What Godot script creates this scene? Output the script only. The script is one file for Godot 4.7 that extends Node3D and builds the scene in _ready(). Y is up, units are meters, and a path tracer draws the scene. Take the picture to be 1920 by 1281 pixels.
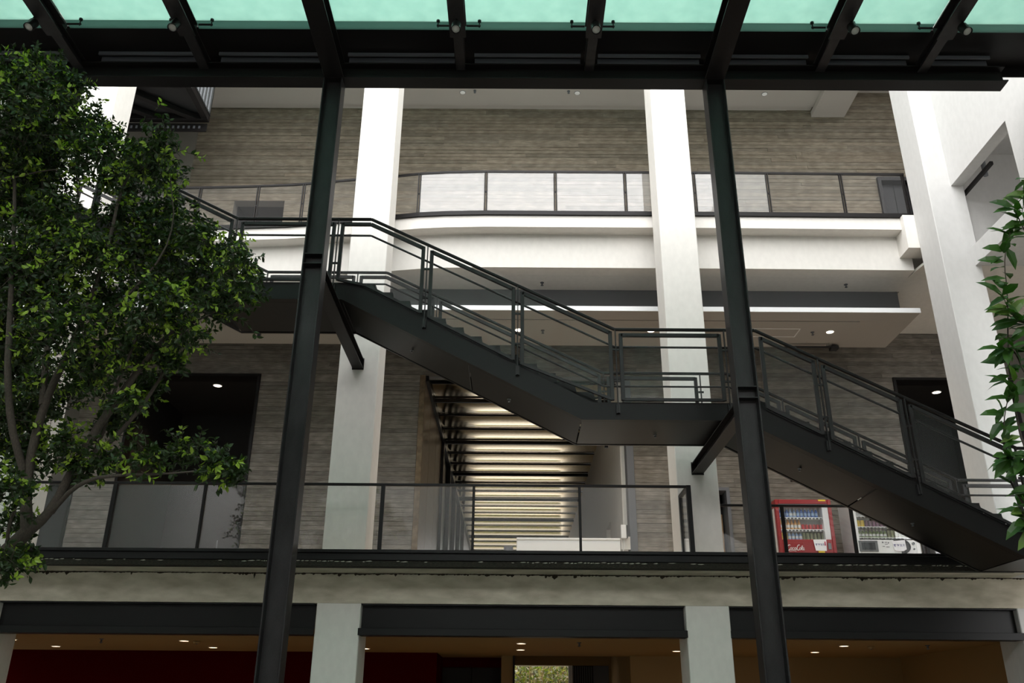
extends Node3D

var rng := RandomNumberGenerator.new()
var M := {}
var base_of := {}
var taken := {}
var unit_box: ArrayMesh


# ------------------------------------------------------------------ helpers
func begin() -> SurfaceTool:
	var st := SurfaceTool.new()
	st.begin(Mesh.PRIMITIVE_TRIANGLES)
	return st


func tri(st: SurfaceTool, a: Vector3, b: Vector3, c: Vector3, n: Vector3) -> void:
	if (b - a).cross(c - a).dot(n) > 0.0:
		var t := b
		b = c
		c = t
	for p in [a, b, c]:
		st.set_normal(n)
		st.add_vertex(p)


func face(st: SurfaceTool, a: Vector3, b: Vector3, c: Vector3, d: Vector3, out: Vector3) -> void:
	var n := (b - a).cross(c - a).normalized()
	if n.dot(out) < 0.0:
		n = -n
	tri(st, a, b, c, n)
	tri(st, a, c, d, n)


# a box with centre c and size s, its edges chamfered by ch
func box(st: SurfaceTool, c: Vector3, s: Vector3, ch := 0.0, b := Basis()) -> void:
	var h := s * 0.5
	ch = minf(ch, minf(h.x, minf(h.y, h.z)) * 0.9)
	var ax := [Vector3(1, 0, 0), Vector3(0, 1, 0), Vector3(0, 0, 1)]
	for i in 3:
		var j := (i + 1) % 3
		var k := (i + 2) % 3
		for s1 in [-1.0, 1.0]:
			var n: Vector3 = ax[i] * s1
			var q := []
			for w in [[-1, -1], [1, -1], [1, 1], [-1, 1]]:
				var v: Vector3 = n * h[i] + ax[j] * w[0] * (h[j] - ch) + ax[k] * w[1] * (h[k] - ch)
				q.append(c + b * v)
			face(st, q[0], q[1], q[2], q[3], b * n)
			if ch > 0.0:
				for s2 in [-1.0, 1.0]:
					var m: Vector3 = ax[j] * s2
					var e := []
					for w in [-1.0, 1.0]:
						e.append(c + b * (n * h[i] + m * (h[j] - ch) + ax[k] * w * (h[k] - ch)))
					for w in [1.0, -1.0]:
						e.append(c + b * (n * (h[i] - ch) + m * h[j] + ax[k] * w * (h[k] - ch)))
					face(st, e[0], e[1], e[2], e[3], b * (n + m))
	if ch > 0.0:
		for sx in [-1.0, 1.0]:
			for sy in [-1.0, 1.0]:
				for sz in [-1.0, 1.0]:
					var p1 := c + b * Vector3(sx * h.x, sy * (h.y - ch), sz * (h.z - ch))
					var p2 := c + b * Vector3(sx * (h.x - ch), sy * h.y, sz * (h.z - ch))
					var p3 := c + b * Vector3(sx * (h.x - ch), sy * (h.y - ch), sz * h.z)
					tri(st, p1, p2, p3, (b * Vector3(sx, sy, sz)).normalized())


# box given by its extents: x0..x1, y0..y1 and depths d0..d1 in front of the viewer's start (z = -d)
func ext(st: SurfaceTool, x0: float, x1: float, y0: float, y1: float, d0: float, d1: float, ch := 0.0) -> void:
	box(st, Vector3((x0 + x1) / 2, (y0 + y1) / 2, -(d0 + d1) / 2), Vector3(x1 - x0, y1 - y0, d1 - d0), ch)


func ebox(x0: float, x1: float, y0: float, y1: float, d0: float, d1: float, ch := 0.0) -> SurfaceTool:
	var st := begin()
	ext(st, x0, x1, y0, y1, d0, d1, ch)
	return st


# a straight bar from p to q, w wide across and h high
func bar(st: SurfaceTool, p: Vector3, q: Vector3, w: float, h: float, ch := 0.0, up := Vector3.UP) -> void:
	var x := (q - p).normalized()
	var z := x.cross(up).normalized()
	var y := z.cross(x)
	box(st, (p + q) / 2, Vector3(p.distance_to(q), h, w), ch, Basis(x, y, z))


func tube(st: SurfaceTool, pts: Array, radii: Array, sides := 8) -> void:
	var rings := []
	var ref := Vector3(0.3, 0.2, 0.93).normalized()
	for i in pts.size():
		var t: Vector3 = (pts[mini(i + 1, pts.size() - 1)] - pts[maxi(i - 1, 0)]).normalized()
		var u := t.cross(ref).normalized()
		if absf(t.dot(ref)) > 0.95:
			u = t.cross(Vector3.RIGHT).normalized()
		var v := t.cross(u)
		var ring := []
		for k in sides:
			var a := TAU * k / sides
			ring.append([pts[i] + (u * cos(a) + v * sin(a)) * radii[i], u * cos(a) + v * sin(a)])
		rings.append(ring)
	for i in rings.size() - 1:
		for k in sides:
			var l := (k + 1) % sides
			vtri(st, [rings[i][k], rings[i + 1][k], rings[i + 1][l]])
			vtri(st, [rings[i][k], rings[i + 1][l], rings[i][l]])
	for e in [0, rings.size() - 1]:
		var n: Vector3 = (pts[e] - pts[1 if e == 0 else e - 1]).normalized()
		for k in sides:
			tri(st, pts[e], rings[e][k][0], rings[e][(k + 1) % sides][0], n)


func vtri(st: SurfaceTool, v: Array) -> void:
	var n: Vector3 = v[0][1] + v[1][1] + v[2][1]
	if (v[1][0] - v[0][0]).cross(v[2][0] - v[0][0]).dot(n) > 0.0:
		v = [v[0], v[2], v[1]]
	for p in v:
		st.set_normal(p[1])
		st.add_vertex(p[0])


# turned profile [[radius, height], ...] round the upright axis through c
func lathe(st: SurfaceTool, c: Vector3, prof: Array, sides := 12, b := Basis()) -> void:
	for i in prof.size() - 1:
		var dr: float = prof[i + 1][0] - prof[i][0]
		var dh: float = prof[i + 1][1] - prof[i][1]
		var nn := Vector2(dh, -dr).normalized()
		for k in sides:
			var q := []
			for w in [[i, k], [i + 1, k], [i + 1, k + 1], [i, k + 1]]:
				var a: float = TAU * w[1] / sides
				var d := Vector3(cos(a), 0, sin(a))
				q.append([c + b * (d * prof[w[0]][0] + Vector3(0, prof[w[0]][1], 0)), b * (d * nn.x + Vector3(0, nn.y, 0))])
			if prof[i][0] > 0.0001:
				vtri(st, [q[0], q[1], q[3]])
			if prof[i + 1][0] > 0.0001:
				vtri(st, [q[1], q[2], q[3]])


# polygon in x and y, drawn out between two depths
func prism(st: SurfaceTool, poly: Array, d0: float, d1: float) -> void:
	var pv := PackedVector2Array()
	for p in poly:
		pv.append(Vector2(p[0], p[1]))
	var id := Geometry2D.triangulate_polygon(pv)
	for k in range(0, id.size(), 3):
		for w in [[d0, 1.0], [d1, -1.0]]:
			var a := Vector3(pv[id[k]].x, pv[id[k]].y, -w[0])
			var b := Vector3(pv[id[k + 1]].x, pv[id[k + 1]].y, -w[0])
			var c := Vector3(pv[id[k + 2]].x, pv[id[k + 2]].y, -w[0])
			tri(st, a, b, c, Vector3(0, 0, w[1]))
	var turn := -1.0 if Geometry2D.is_polygon_clockwise(pv) else 1.0
	for k in pv.size():
		var p := pv[k]
		var q := pv[(k + 1) % pv.size()]
		var n := Vector3(q.y - p.y, p.x - q.x, 0) * turn
		face(st, Vector3(p.x, p.y, -d0), Vector3(q.x, q.y, -d0), Vector3(q.x, q.y, -d1), Vector3(p.x, p.y, -d1), n)


# polygon in x and depth, drawn out between two heights
func slab(st: SurfaceTool, poly: Array, y0: float, y1: float) -> void:
	var pv := PackedVector2Array()
	for p in poly:
		pv.append(Vector2(p[0], p[1]))
	var id := Geometry2D.triangulate_polygon(pv)
	for k in range(0, id.size(), 3):
		for w in [[y0, -1.0], [y1, 1.0]]:
			tri(st, Vector3(pv[id[k]].x, w[0], -pv[id[k]].y), Vector3(pv[id[k + 1]].x, w[0], -pv[id[k + 1]].y), Vector3(pv[id[k + 2]].x, w[0], -pv[id[k + 2]].y), Vector3(0, w[1], 0))
	var turn := -1.0 if Geometry2D.is_polygon_clockwise(pv) else 1.0
	for k in pv.size():
		var p := pv[k]
		var q := pv[(k + 1) % pv.size()]
		var n := Vector3(q.y - p.y, 0, q.x - p.x) * turn
		face(st, Vector3(p.x, y0, -p.y), Vector3(q.x, y0, -q.y), Vector3(q.x, y1, -q.y), Vector3(p.x, y1, -p.y), n)


# steel I or H profile between two points; flanges lie across «side»
func hbeam(st: SurfaceTool, p: Vector3, q: Vector3, high: float, wide: float, side: Vector3, web := 0.012, fl := 0.02) -> void:
	var x := (q - p).normalized()
	var y := side.cross(x).normalized()
	var b := Basis(x, y, x.cross(y))
	var c := (p + q) / 2
	var l := p.distance_to(q)
	for s in [-1.0, 1.0]:
		box(st, c + b * Vector3(0, s * (high - fl) / 2, 0), Vector3(l, fl, wide), 0.003, b)
	box(st, c, Vector3(l, high - 2 * fl, web), 0.0, b)


func numbered(called: String) -> String:
	taken[called] = taken.get(called, -1) + 1
	return called if taken[called] == 0 else "%s_%03d" % [called, taken[called]]


func tag(o: Node3D, label: String, category: String, group := "", kind := "") -> Node3D:
	o.set_meta("label", label)
	o.set_meta("category", category)
	if group:
		o.set_meta("group", group)
	if kind:
		o.set_meta("kind", kind)
	return o


func thing(called: String, label: String, category: String, at := Vector3.ZERO, group := "", kind := "") -> Node3D:
	var o := Node3D.new()
	o.name = numbered(called)
	add_child(o)
	o.position = at
	base_of[o] = at
	return tag(o, label, category, group, kind)


# geometry given in the scene's own coordinates, committed as one mesh under its thing
func part(parent: Node3D, called: String, st: SurfaceTool, m: Material, label := "") -> MeshInstance3D:
	var o := MeshInstance3D.new()
	o.mesh = st.commit()
	o.material_override = m
	o.name = called
	parent.add_child(o, true)
	o.position = -base_of.get(parent, Vector3.ZERO)
	if label:
		o.set_meta("label", label)
	return o


func solo(called: String, st: SurfaceTool, m: Material, label: String, category: String, group := "", kind := "") -> MeshInstance3D:
	var o := MeshInstance3D.new()
	o.mesh = st.commit()
	o.material_override = m
	o.name = numbered(called)
	add_child(o)
	tag(o, label, category, group, kind)
	return o


func struct(called: String, st: SurfaceTool, m: Material, label: String, category: String) -> MeshInstance3D:
	return solo(called, st, m, label, category, "", "structure")


func copy(o: Node3D, called: String, at: Vector3, label: String) -> Node3D:
	var c: Node3D = o.duplicate()
	c.name = numbered(called)
	add_child(c)
	c.position = at
	c.set_meta("label", label)
	return c


# ------------------------------------------------------------------ materials
func nth(i: int, n: int) -> String:
	if i == 0:
		return "leftmost"
	if i == n - 1:
		return "rightmost"
	return ["", "second", "third", "fourth", "fifth", "sixth", "seventh", "eighth", "ninth", "tenth", "eleventh"][i]


func lin(r: float, g: float, b: float) -> Color:
	return Color(r, g, b).linear_to_srgb()


func mat(called: String, c: Color, rough := 0.6, metal := 0.0) -> StandardMaterial3D:
	var m := StandardMaterial3D.new()
	m.resource_name = called
	m.albedo_color = c
	m.roughness = rough
	m.metallic = metal
	M[called] = m
	return m


func noise_tex(freq: float, octaves: int, lo: Color, hi: Color, sd: int, size := 512, kind := FastNoiseLite.TYPE_SIMPLEX_SMOOTH) -> NoiseTexture2D:
	var n := FastNoiseLite.new()
	n.noise_type = kind
	n.frequency = freq
	n.fractal_octaves = octaves
	n.seed = sd
	var t := NoiseTexture2D.new()
	t.width = size
	t.height = size
	t.seamless = true
	t.noise = n
	var g := Gradient.new()
	g.set_color(0, lo)
	g.set_color(1, hi)
	t.color_ramp = g
	return t


func grain(m: StandardMaterial3D, tex: Texture2D, scale: Vector3, over: Texture2D = null, over_scale := Vector3.ONE, bump := 0.0) -> void:
	m.albedo_texture = tex
	m.uv1_triplanar = true
	m.uv1_world_triplanar = true
	m.uv1_scale = scale
	if bump > 0.0:
		m.heightmap_enabled = true
		m.heightmap_texture = tex
		m.heightmap_scale = bump
	if over:
		m.detail_enabled = true
		m.detail_albedo = over
		m.detail_blend_mode = BaseMaterial3D.BLEND_MODE_MUL
		m.detail_uv_layer = BaseMaterial3D.DETAIL_UV_2
		m.uv2_triplanar = true
		m.uv2_world_triplanar = true
		m.uv2_scale = over_scale


func glow(called: String, c: Color, energy: float) -> StandardMaterial3D:
	var m := mat(called, Color(0.9, 0.9, 0.9), 0.5)
	m.emission_enabled = true
	m.emission = c
	m.emission_energy_multiplier = energy
	return m


func make_materials() -> void:
	var g1 := noise_tex(0.02, 4, Color(0.965, 0.965, 0.965), Color(1, 1, 1), 3)
	var streak := noise_tex(0.025, 5, Color(0.66, 0.65, 0.63), Color(1, 1, 1), 7)
	var blot := noise_tex(0.012, 4, Color(0.8, 0.79, 0.77), Color(1, 1, 1), 11)
	var fine := noise_tex(0.12, 3, Color(0.8, 0.8, 0.8), Color(1, 1, 1), 5)
	var plaster := mat("white_plaster", lin(0.74, 0.71, 0.665), 0.75)
	grain(plaster, g1, Vector3(0.6, 0.35, 0.6), null, Vector3.ONE)
	var wing := mat("dimmed_plaster", lin(0.57, 0.56, 0.545), 0.8)  # same white paint, greyed to put the wing's weaker light into its colour
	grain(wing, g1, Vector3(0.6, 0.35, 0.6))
	var fascia := mat("stained_plaster", lin(0.80, 0.735, 0.60), 0.85)
	grain(fascia, fine, Vector3(1.5, 1.5, 1.5), blot, Vector3(0.25, 0.6, 0.25), 0.05)
	var ceil := mat("ceiling_board", lin(0.48, 0.445, 0.405), 0.85)
	grain(ceil, fine, Vector3(2, 2, 2))
	mat("dark_panel", lin(0.14, 0.145, 0.155), 0.6)
	var tones := [[0.27, 0.233, 0.18], [0.24, 0.21, 0.166], [0.295, 0.252, 0.195], [0.21, 0.182, 0.14], [0.258, 0.218, 0.166]]
	for i in tones.size():
		var t: Array = tones[i]
		var m := mat("board_concrete_%d" % i, lin(t[0], t[1], t[2]), 0.9)
		grain(m, streak, Vector3(0.22, 5.5, 0.22), blot, Vector3(0.35, 0.5, 0.35), 0.12)
		m.uv1_offset = Vector3(0.13 * i, 0.37 * i, 0)
	tones = [[0.36, 0.335, 0.305], [0.325, 0.303, 0.278], [0.39, 0.362, 0.33], [0.28, 0.262, 0.24], [0.345, 0.32, 0.29]]
	for i in tones.size():
		var t: Array = tones[i]
		var m := mat("board_grey_%d" % i, lin(t[0], t[1], t[2]), 0.9)
		grain(m, streak, Vector3(0.22, 5.5, 0.22), blot, Vector3(0.35, 0.5, 0.35), 0.12)
		m.uv1_offset = Vector3(0.17 * i, 0.41 * i, 0)
	mat("joint_concrete", lin(0.13, 0.12, 0.105), 0.95)
	var steel := mat("black_steel", lin(0.0125, 0.0108, 0.0108), 0.42)
	grain(steel, fine, Vector3(0.8, 0.8, 0.8))
	var steel2 := mat("column_steel", lin(0.034, 0.031, 0.033), 0.4)
	grain(steel2, fine, Vector3(1.2, 0.5, 1.2), blot, Vector3(0.8, 0.3, 0.8))
	steel.metallic_specular = 0.3
	steel2.metallic_specular = 0.35
	mat("soffit_steel", lin(0.0125, 0.0118, 0.0112), 0.4).metallic_specular = 0.3
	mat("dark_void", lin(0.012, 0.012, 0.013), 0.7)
	mat("grey_steel", lin(0.16, 0.17, 0.18), 0.4, 0.3)
	mat("kerb_steel", lin(0.011, 0.0108, 0.0108), 0.4).metallic_specular = 0.3
	var moss := mat("mossy_stone", lin(0.05, 0.045, 0.035), 0.95)
	grain(moss, noise_tex(0.05, 4, Color(0.25, 0.22, 0.18), Color(1, 1, 0.95), 21), Vector3(0.6, 3, 0.6))
	mat("lichen", lin(0.42, 0.40, 0.34), 0.95)
	mat("moss_stain", lin(0.028, 0.02, 0.012), 0.95)
	var glass := mat("clear_glass", Color(1, 1, 1, 0.01), 0.015)
	glass.transparency = BaseMaterial3D.TRANSPARENCY_ALPHA
	var ug := mat("upper_rail_glass", Color(1, 1, 1, 0.01), 0.02, 0.04)
	ug.transparency = BaseMaterial3D.TRANSPARENCY_ALPHA
	var rg := mat("rail_glass", Color(1, 1, 1, 0.01), 0.02)
	rg.transparency = BaseMaterial3D.TRANSPARENCY_ALPHA
	rg.metallic_specular = 0.13
	var teal := mat("frosted_teal_glass", lin(0.62, 0.82, 0.745), 0.35)
	teal.backlight_enabled = true
	teal.backlight = Color(1, 1, 1)
	grain(teal, noise_tex(0.01, 3, Color(0.93, 0.95, 0.95), Color(1, 1, 1), 31), Vector3(0.5, 0.5, 0.5))
	var tealed := mat("teal_glass_edge", lin(0.24, 0.40, 0.35), 0.35)
	tealed.backlight_enabled = true
	tealed.backlight = Color(1, 1, 1)
	grain(tealed, fine, Vector3(2, 2, 2))
	mat("opposite_wall", lin(0.32, 0.315, 0.30), 0.8)
	mat("red_paint", lin(0.06, 0.0008, 0.0008), 0.8).metallic_specular = 0.08
	mat("tan_paint", lin(0.30, 0.195, 0.09), 0.85).metallic_specular = 0.15
	var pave := mat("stone_paving", lin(0.36, 0.35, 0.32), 0.6)
	grain(pave, fine, Vector3(1, 1, 1))
	mat("polished_floor", lin(0.55, 0.48, 0.39), 0.25)
	var brass := mat("polished_ceiling_metal", lin(0.95, 0.80, 0.55), 0.1, 1.0)
	grain(brass, noise_tex(0.03, 2, Color(0.92, 0.92, 0.92), Color(1, 1, 1), 41), Vector3(0.5, 0.5, 0.5))
	var bronze := mat("bronze_panel", lin(0.22, 0.155, 0.095), 0.45, 0.5)
	grain(bronze, streak, Vector3(0.3, 0.3, 2.0))
	mat("smoked_glass", lin(0.02, 0.02, 0.021), 0.35).metallic_specular = 0.2
	mat("grey_frame", lin(0.11, 0.115, 0.13), 0.5)
	var wood := mat("timber", lin(0.36, 0.19, 0.07), 0.5)
	grain(wood, streak, Vector3(2.5, 0.3, 2.5))
	mat("white_lacquer", lin(0.80, 0.80, 0.80), 0.35)
	mat("machine_red", lin(0.25, 0.006, 0.008), 0.3)
	mat("machine_white", lin(0.74, 0.75, 0.76), 0.35)
	mat("paper", lin(0.82, 0.82, 0.86), 0.8)
	mat("print_blue", lin(0.06, 0.06, 0.22), 0.8)
	mat("print_red", lin(0.5, 0.03, 0.08), 0.8)
	mat("yellow_plastic", lin(0.75, 0.50, 0.02), 0.5)
	mat("screen_dark", lin(0.03, 0.035, 0.04), 0.3)
	mat("black_plastic", lin(0.02, 0.02, 0.022), 0.5)
	mat("display_back", lin(0.62, 0.63, 0.65), 0.5)
	mat("drink_blue", lin(0.04, 0.13, 0.50), 0.25)
	mat("drink_paleblue", lin(0.30, 0.45, 0.72), 0.2)
	mat("drink_orange", lin(0.74, 0.40, 0.14), 0.3)
	mat("drink_red", lin(0.50, 0.02, 0.03), 0.3)
	mat("drink_green", lin(0.17, 0.25, 0.08), 0.3)
	mat("drink_olive", lin(0.24, 0.25, 0.14), 0.3)
	mat("drink_yellow", lin(0.72, 0.50, 0.02), 0.3)
	mat("drink_purple", lin(0.18, 0.08, 0.14), 0.3)
	mat("cap_white", lin(0.75, 0.75, 0.75), 0.4)
	var bark := mat("bark", lin(0.085, 0.066, 0.05), 0.9)
	grain(bark, noise_tex(0.06, 4, Color(0.5, 0.5, 0.5), Color(1, 1, 1), 51, 256), Vector3(6, 1.5, 6))
	var leaf := mat("small_leaf", Color(1, 1, 1), 0.45)
	leaf.vertex_color_use_as_albedo = true
	leaf.backlight_enabled = true
	leaf.backlight = Color(0.75, 0.9, 0.4)
	for i in 3:
		var l := mat("broad_leaf_%d" % i, [lin(0.045, 0.115, 0.02), lin(0.06, 0.15, 0.025), lin(0.16, 0.26, 0.05)][i], 0.4)
		l.backlight_enabled = true
		l.backlight = Color(0.6, 0.8, 0.3)
		grain(l, fine, Vector3(4, 4, 4))
	glow("warm_lamp", Color(1.0, 0.86, 0.68), 1.6)
	glow("white_lamp", Color(1.0, 0.93, 0.84), 1.6)
	mat("dead_lens", lin(0.45, 0.43, 0.40), 0.3)


# ------------------------------------------------------------------ the scene
func _ready() -> void:
	rng.seed = 20240611
	var cam := Camera3D.new()
	cam.name = "camera"
	cam.position = Vector3(0, 1.6, 0)
	cam.rotation_degrees = Vector3(23.2, 0.263, 0.47)
	cam.fov = rad_to_deg(2.0 * atan(640.5 / 1638.0))
	cam.near = 0.05
	cam.far = 400.0
	add_child(cam)
	cam.current = true

	var sky_m := ProceduralSkyMaterial.new()
	sky_m.sky_top_color = Color(0.965, 0.968, 0.97)
	sky_m.sky_horizon_color = Color(0.97, 0.968, 0.965)
	sky_m.sky_curve = 0.2
	sky_m.ground_horizon_color = Color(0.45, 0.44, 0.42)
	sky_m.ground_bottom_color = Color(0.35, 0.34, 0.32)
	sky_m.use_debanding = false
	var sky := Sky.new()
	sky.sky_material = sky_m
	var env := Environment.new()
	env.background_mode = Environment.BG_SKY
	env.sky = sky
	env.tonemap_mode = Environment.TONE_MAPPER_LINEAR
	env.tonemap_exposure = 6.7
	env.sdfgi_enabled = true
	env.ssao_enabled = true
	env.ssil_enabled = true
	var we := WorldEnvironment.new()
	we.name = "world_environment"
	we.environment = env
	add_child(we)

	make_materials()
	unit_box = begin_unit()

	build_shell()
	build_columns()
	build_back_walls()
	build_upper_levels()
	build_corridor()
	build_lobby()
	build_right_wing()
	build_canopy()
	build_steel_columns()
	build_stair()
	build_balustrades()
	build_machines()
	build_details()
	build_lamps()
	build_tree()
	build_plant()
	build_grove()


func begin_unit() -> ArrayMesh:
	var st := begin()
	box(st, Vector3.ZERO, Vector3.ONE)
	return st.commit()


# ------------------------------------------------------------------ shell
func build_shell() -> void:
	struct("floor_ground", ebox(-18, 16, -0.2, 0.0, -14, 48), M.stone_paving, "grey stone paving of the courtyard at the foot of the facade", "floor")
	struct("floor_gallery", ebox(-13, 13.5, 4.0, 4.06, 15.3, 49), M.polished_floor, "gallery floor one storey up behind the black kerb", "floor")
	struct("slab_gallery", ebox(-13, 8.85, 3.93, 4.0, 15.3, 27.2), M.stained_plaster, "thin plaster underside of the gallery above the lobby fronts", "slab")
	# fascia beam over the lobby openings
	var f := struct("trim_1", ebox(-13, 9.75, 3.405, 3.93, 15.99, 16.5, 0.004), M.stained_plaster, "cream plaster beam over the lobby openings with a dark dirt line along its top", "beam")
	var st := begin()
	var x := -9.3
	while x < 9.2:
		var l := rng.randf_range(0.03, 0.12)
		var thin := 0.35 + 0.65 * absf(sin(x * 1.7) * sin(x * 0.63 + 1.0))
		var h := rng.randf_range(0.015, 0.036) * thin * (2.4 if rng.randf() < 0.2 else 1.0)
		var up := rng.randf_range(-0.004, 0.004)
		prism(st, [[x, 3.917 - h * 0.6 + up], [x + l * 0.4, 3.917 - h * rng.randf_range(0.6, 1.6)], [x + l, 3.917 - h * 0.5], [x + l, 3.922], [x + l * 0.5, 3.925 + up], [x, 3.921]], 15.984, 15.992)
		x += l * 0.93
	var moss := part(f, "moss_line", st, M.moss_stain, "ragged dark line of moss and dirt")
	moss.set_meta("kind", "stuff")
	# kerb channel in front of the gallery
	var k := thing("trim_2", "black steel kerb channel along the gallery edge under the glass rail", "kerb", Vector3(0, 4, -15.2), "", "structure")
	st = begin()
	ext(st, -13, 8.6, 4.03, 4.15, 15.205, 15.3, 0.006)
	ext(st, -13, 8.6, 4.15, 4.205, 15.16, 15.3, 0.006)
	part(k, "channel", st, M.kerb_steel)
	part(k, "drip_lip", ebox(-13, 8.6, 3.925, 4.03, 15.235, 15.42, 0.006), M.mossy_stone, "mossy stained stone lip")
	# mossy flecks that cling to the lip
	st = begin()
	x = -9.3
	while x < 8.4:
		var l := rng.randf_range(0.02, 0.14)
		if rng.randf() < 0.55 + 0.4 * sin(x * 1.3):
			var yb := 4.0 + rng.randf_range(0.0, 0.018)
			prism(st, [[x, yb], [x + l * 0.6, yb - 0.004], [x + l, yb + 0.004], [x + l * 0.7, yb + rng.randf_range(0.008, 0.02)], [x + l * 0.2, yb + 0.007]], 15.228, 15.24)
		x += l * 1.15
	var fleck := part(k, "lichen", st, M.lichen, "pale lichen flecks")
	fleck.set_meta("kind", "stuff")


func build_columns() -> void:
	var xs := [[-9.9, -9.1, "white square column at the far left partly behind the leafy tree"], [-3.48, -2.70, "white square column rising behind the left steel column and upper stair landing"], [3.02, 3.79, "white square column rising behind the right steel column and lower stair landing"], [8.85, 9.63, "white square column at the right end that joins the white side wall"]]
	for c in xs:
		struct("column", ebox(c[0], c[1], 0.0, 19.5, 16.0, 16.8, 0.012), M.white_plaster if c[0] < 8.0 else M.dimmed_plaster, c[2], "column")


# ------------------------------------------------------------------ board-marked walls
func boards(w: MeshInstance3D, x0: float, x1: float, y0: float, y1: float, holes: Array, hb: float, lo: float, hi: float, tone: String) -> void:
	var n := 0
	var y := y0
	while y < y1 - 0.02:
		var h := minf(hb, y1 - y)
		var cuts := [[x0, x1]]
		for o in holes:
			var next := []
			for c in cuts:
				if y + h > o[2] + 0.01 and y < o[3] - 0.01 and o[0] < c[1] and o[1] > c[0]:
					if o[0] - c[0] > 0.05:
						next.append([c[0], o[0]])
					if c[1] - o[1] > 0.05:
						next.append([o[1], c[1]])
				else:
					next.append(c)
			cuts = next
		for c in cuts:
			var x: float = c[0]
			while x < c[1] - 0.01:
				var l := rng.randf_range(lo, hi)
				if c[1] - x - l < lo * 0.5:
					l = c[1] - x
				l = minf(l, c[1] - x)
				n += 1
				if n <= 300:
					var proud := rng.randf_range(0.008, 0.026)
					var b := MeshInstance3D.new()
					b.mesh = unit_box
					b.material_override = M["%s_%d" % [tone, rng.randi_range(0, 4)]]
					b.name = "board"
					b.position = Vector3(x + l / 2, y + h / 2, -20.8 + proud / 2)
					b.scale = Vector3(l - 0.005, h - (0.004 if rng.randf() < 0.65 else 0.012), proud)
					w.add_child(b, true)
				x += l
		y += h


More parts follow.
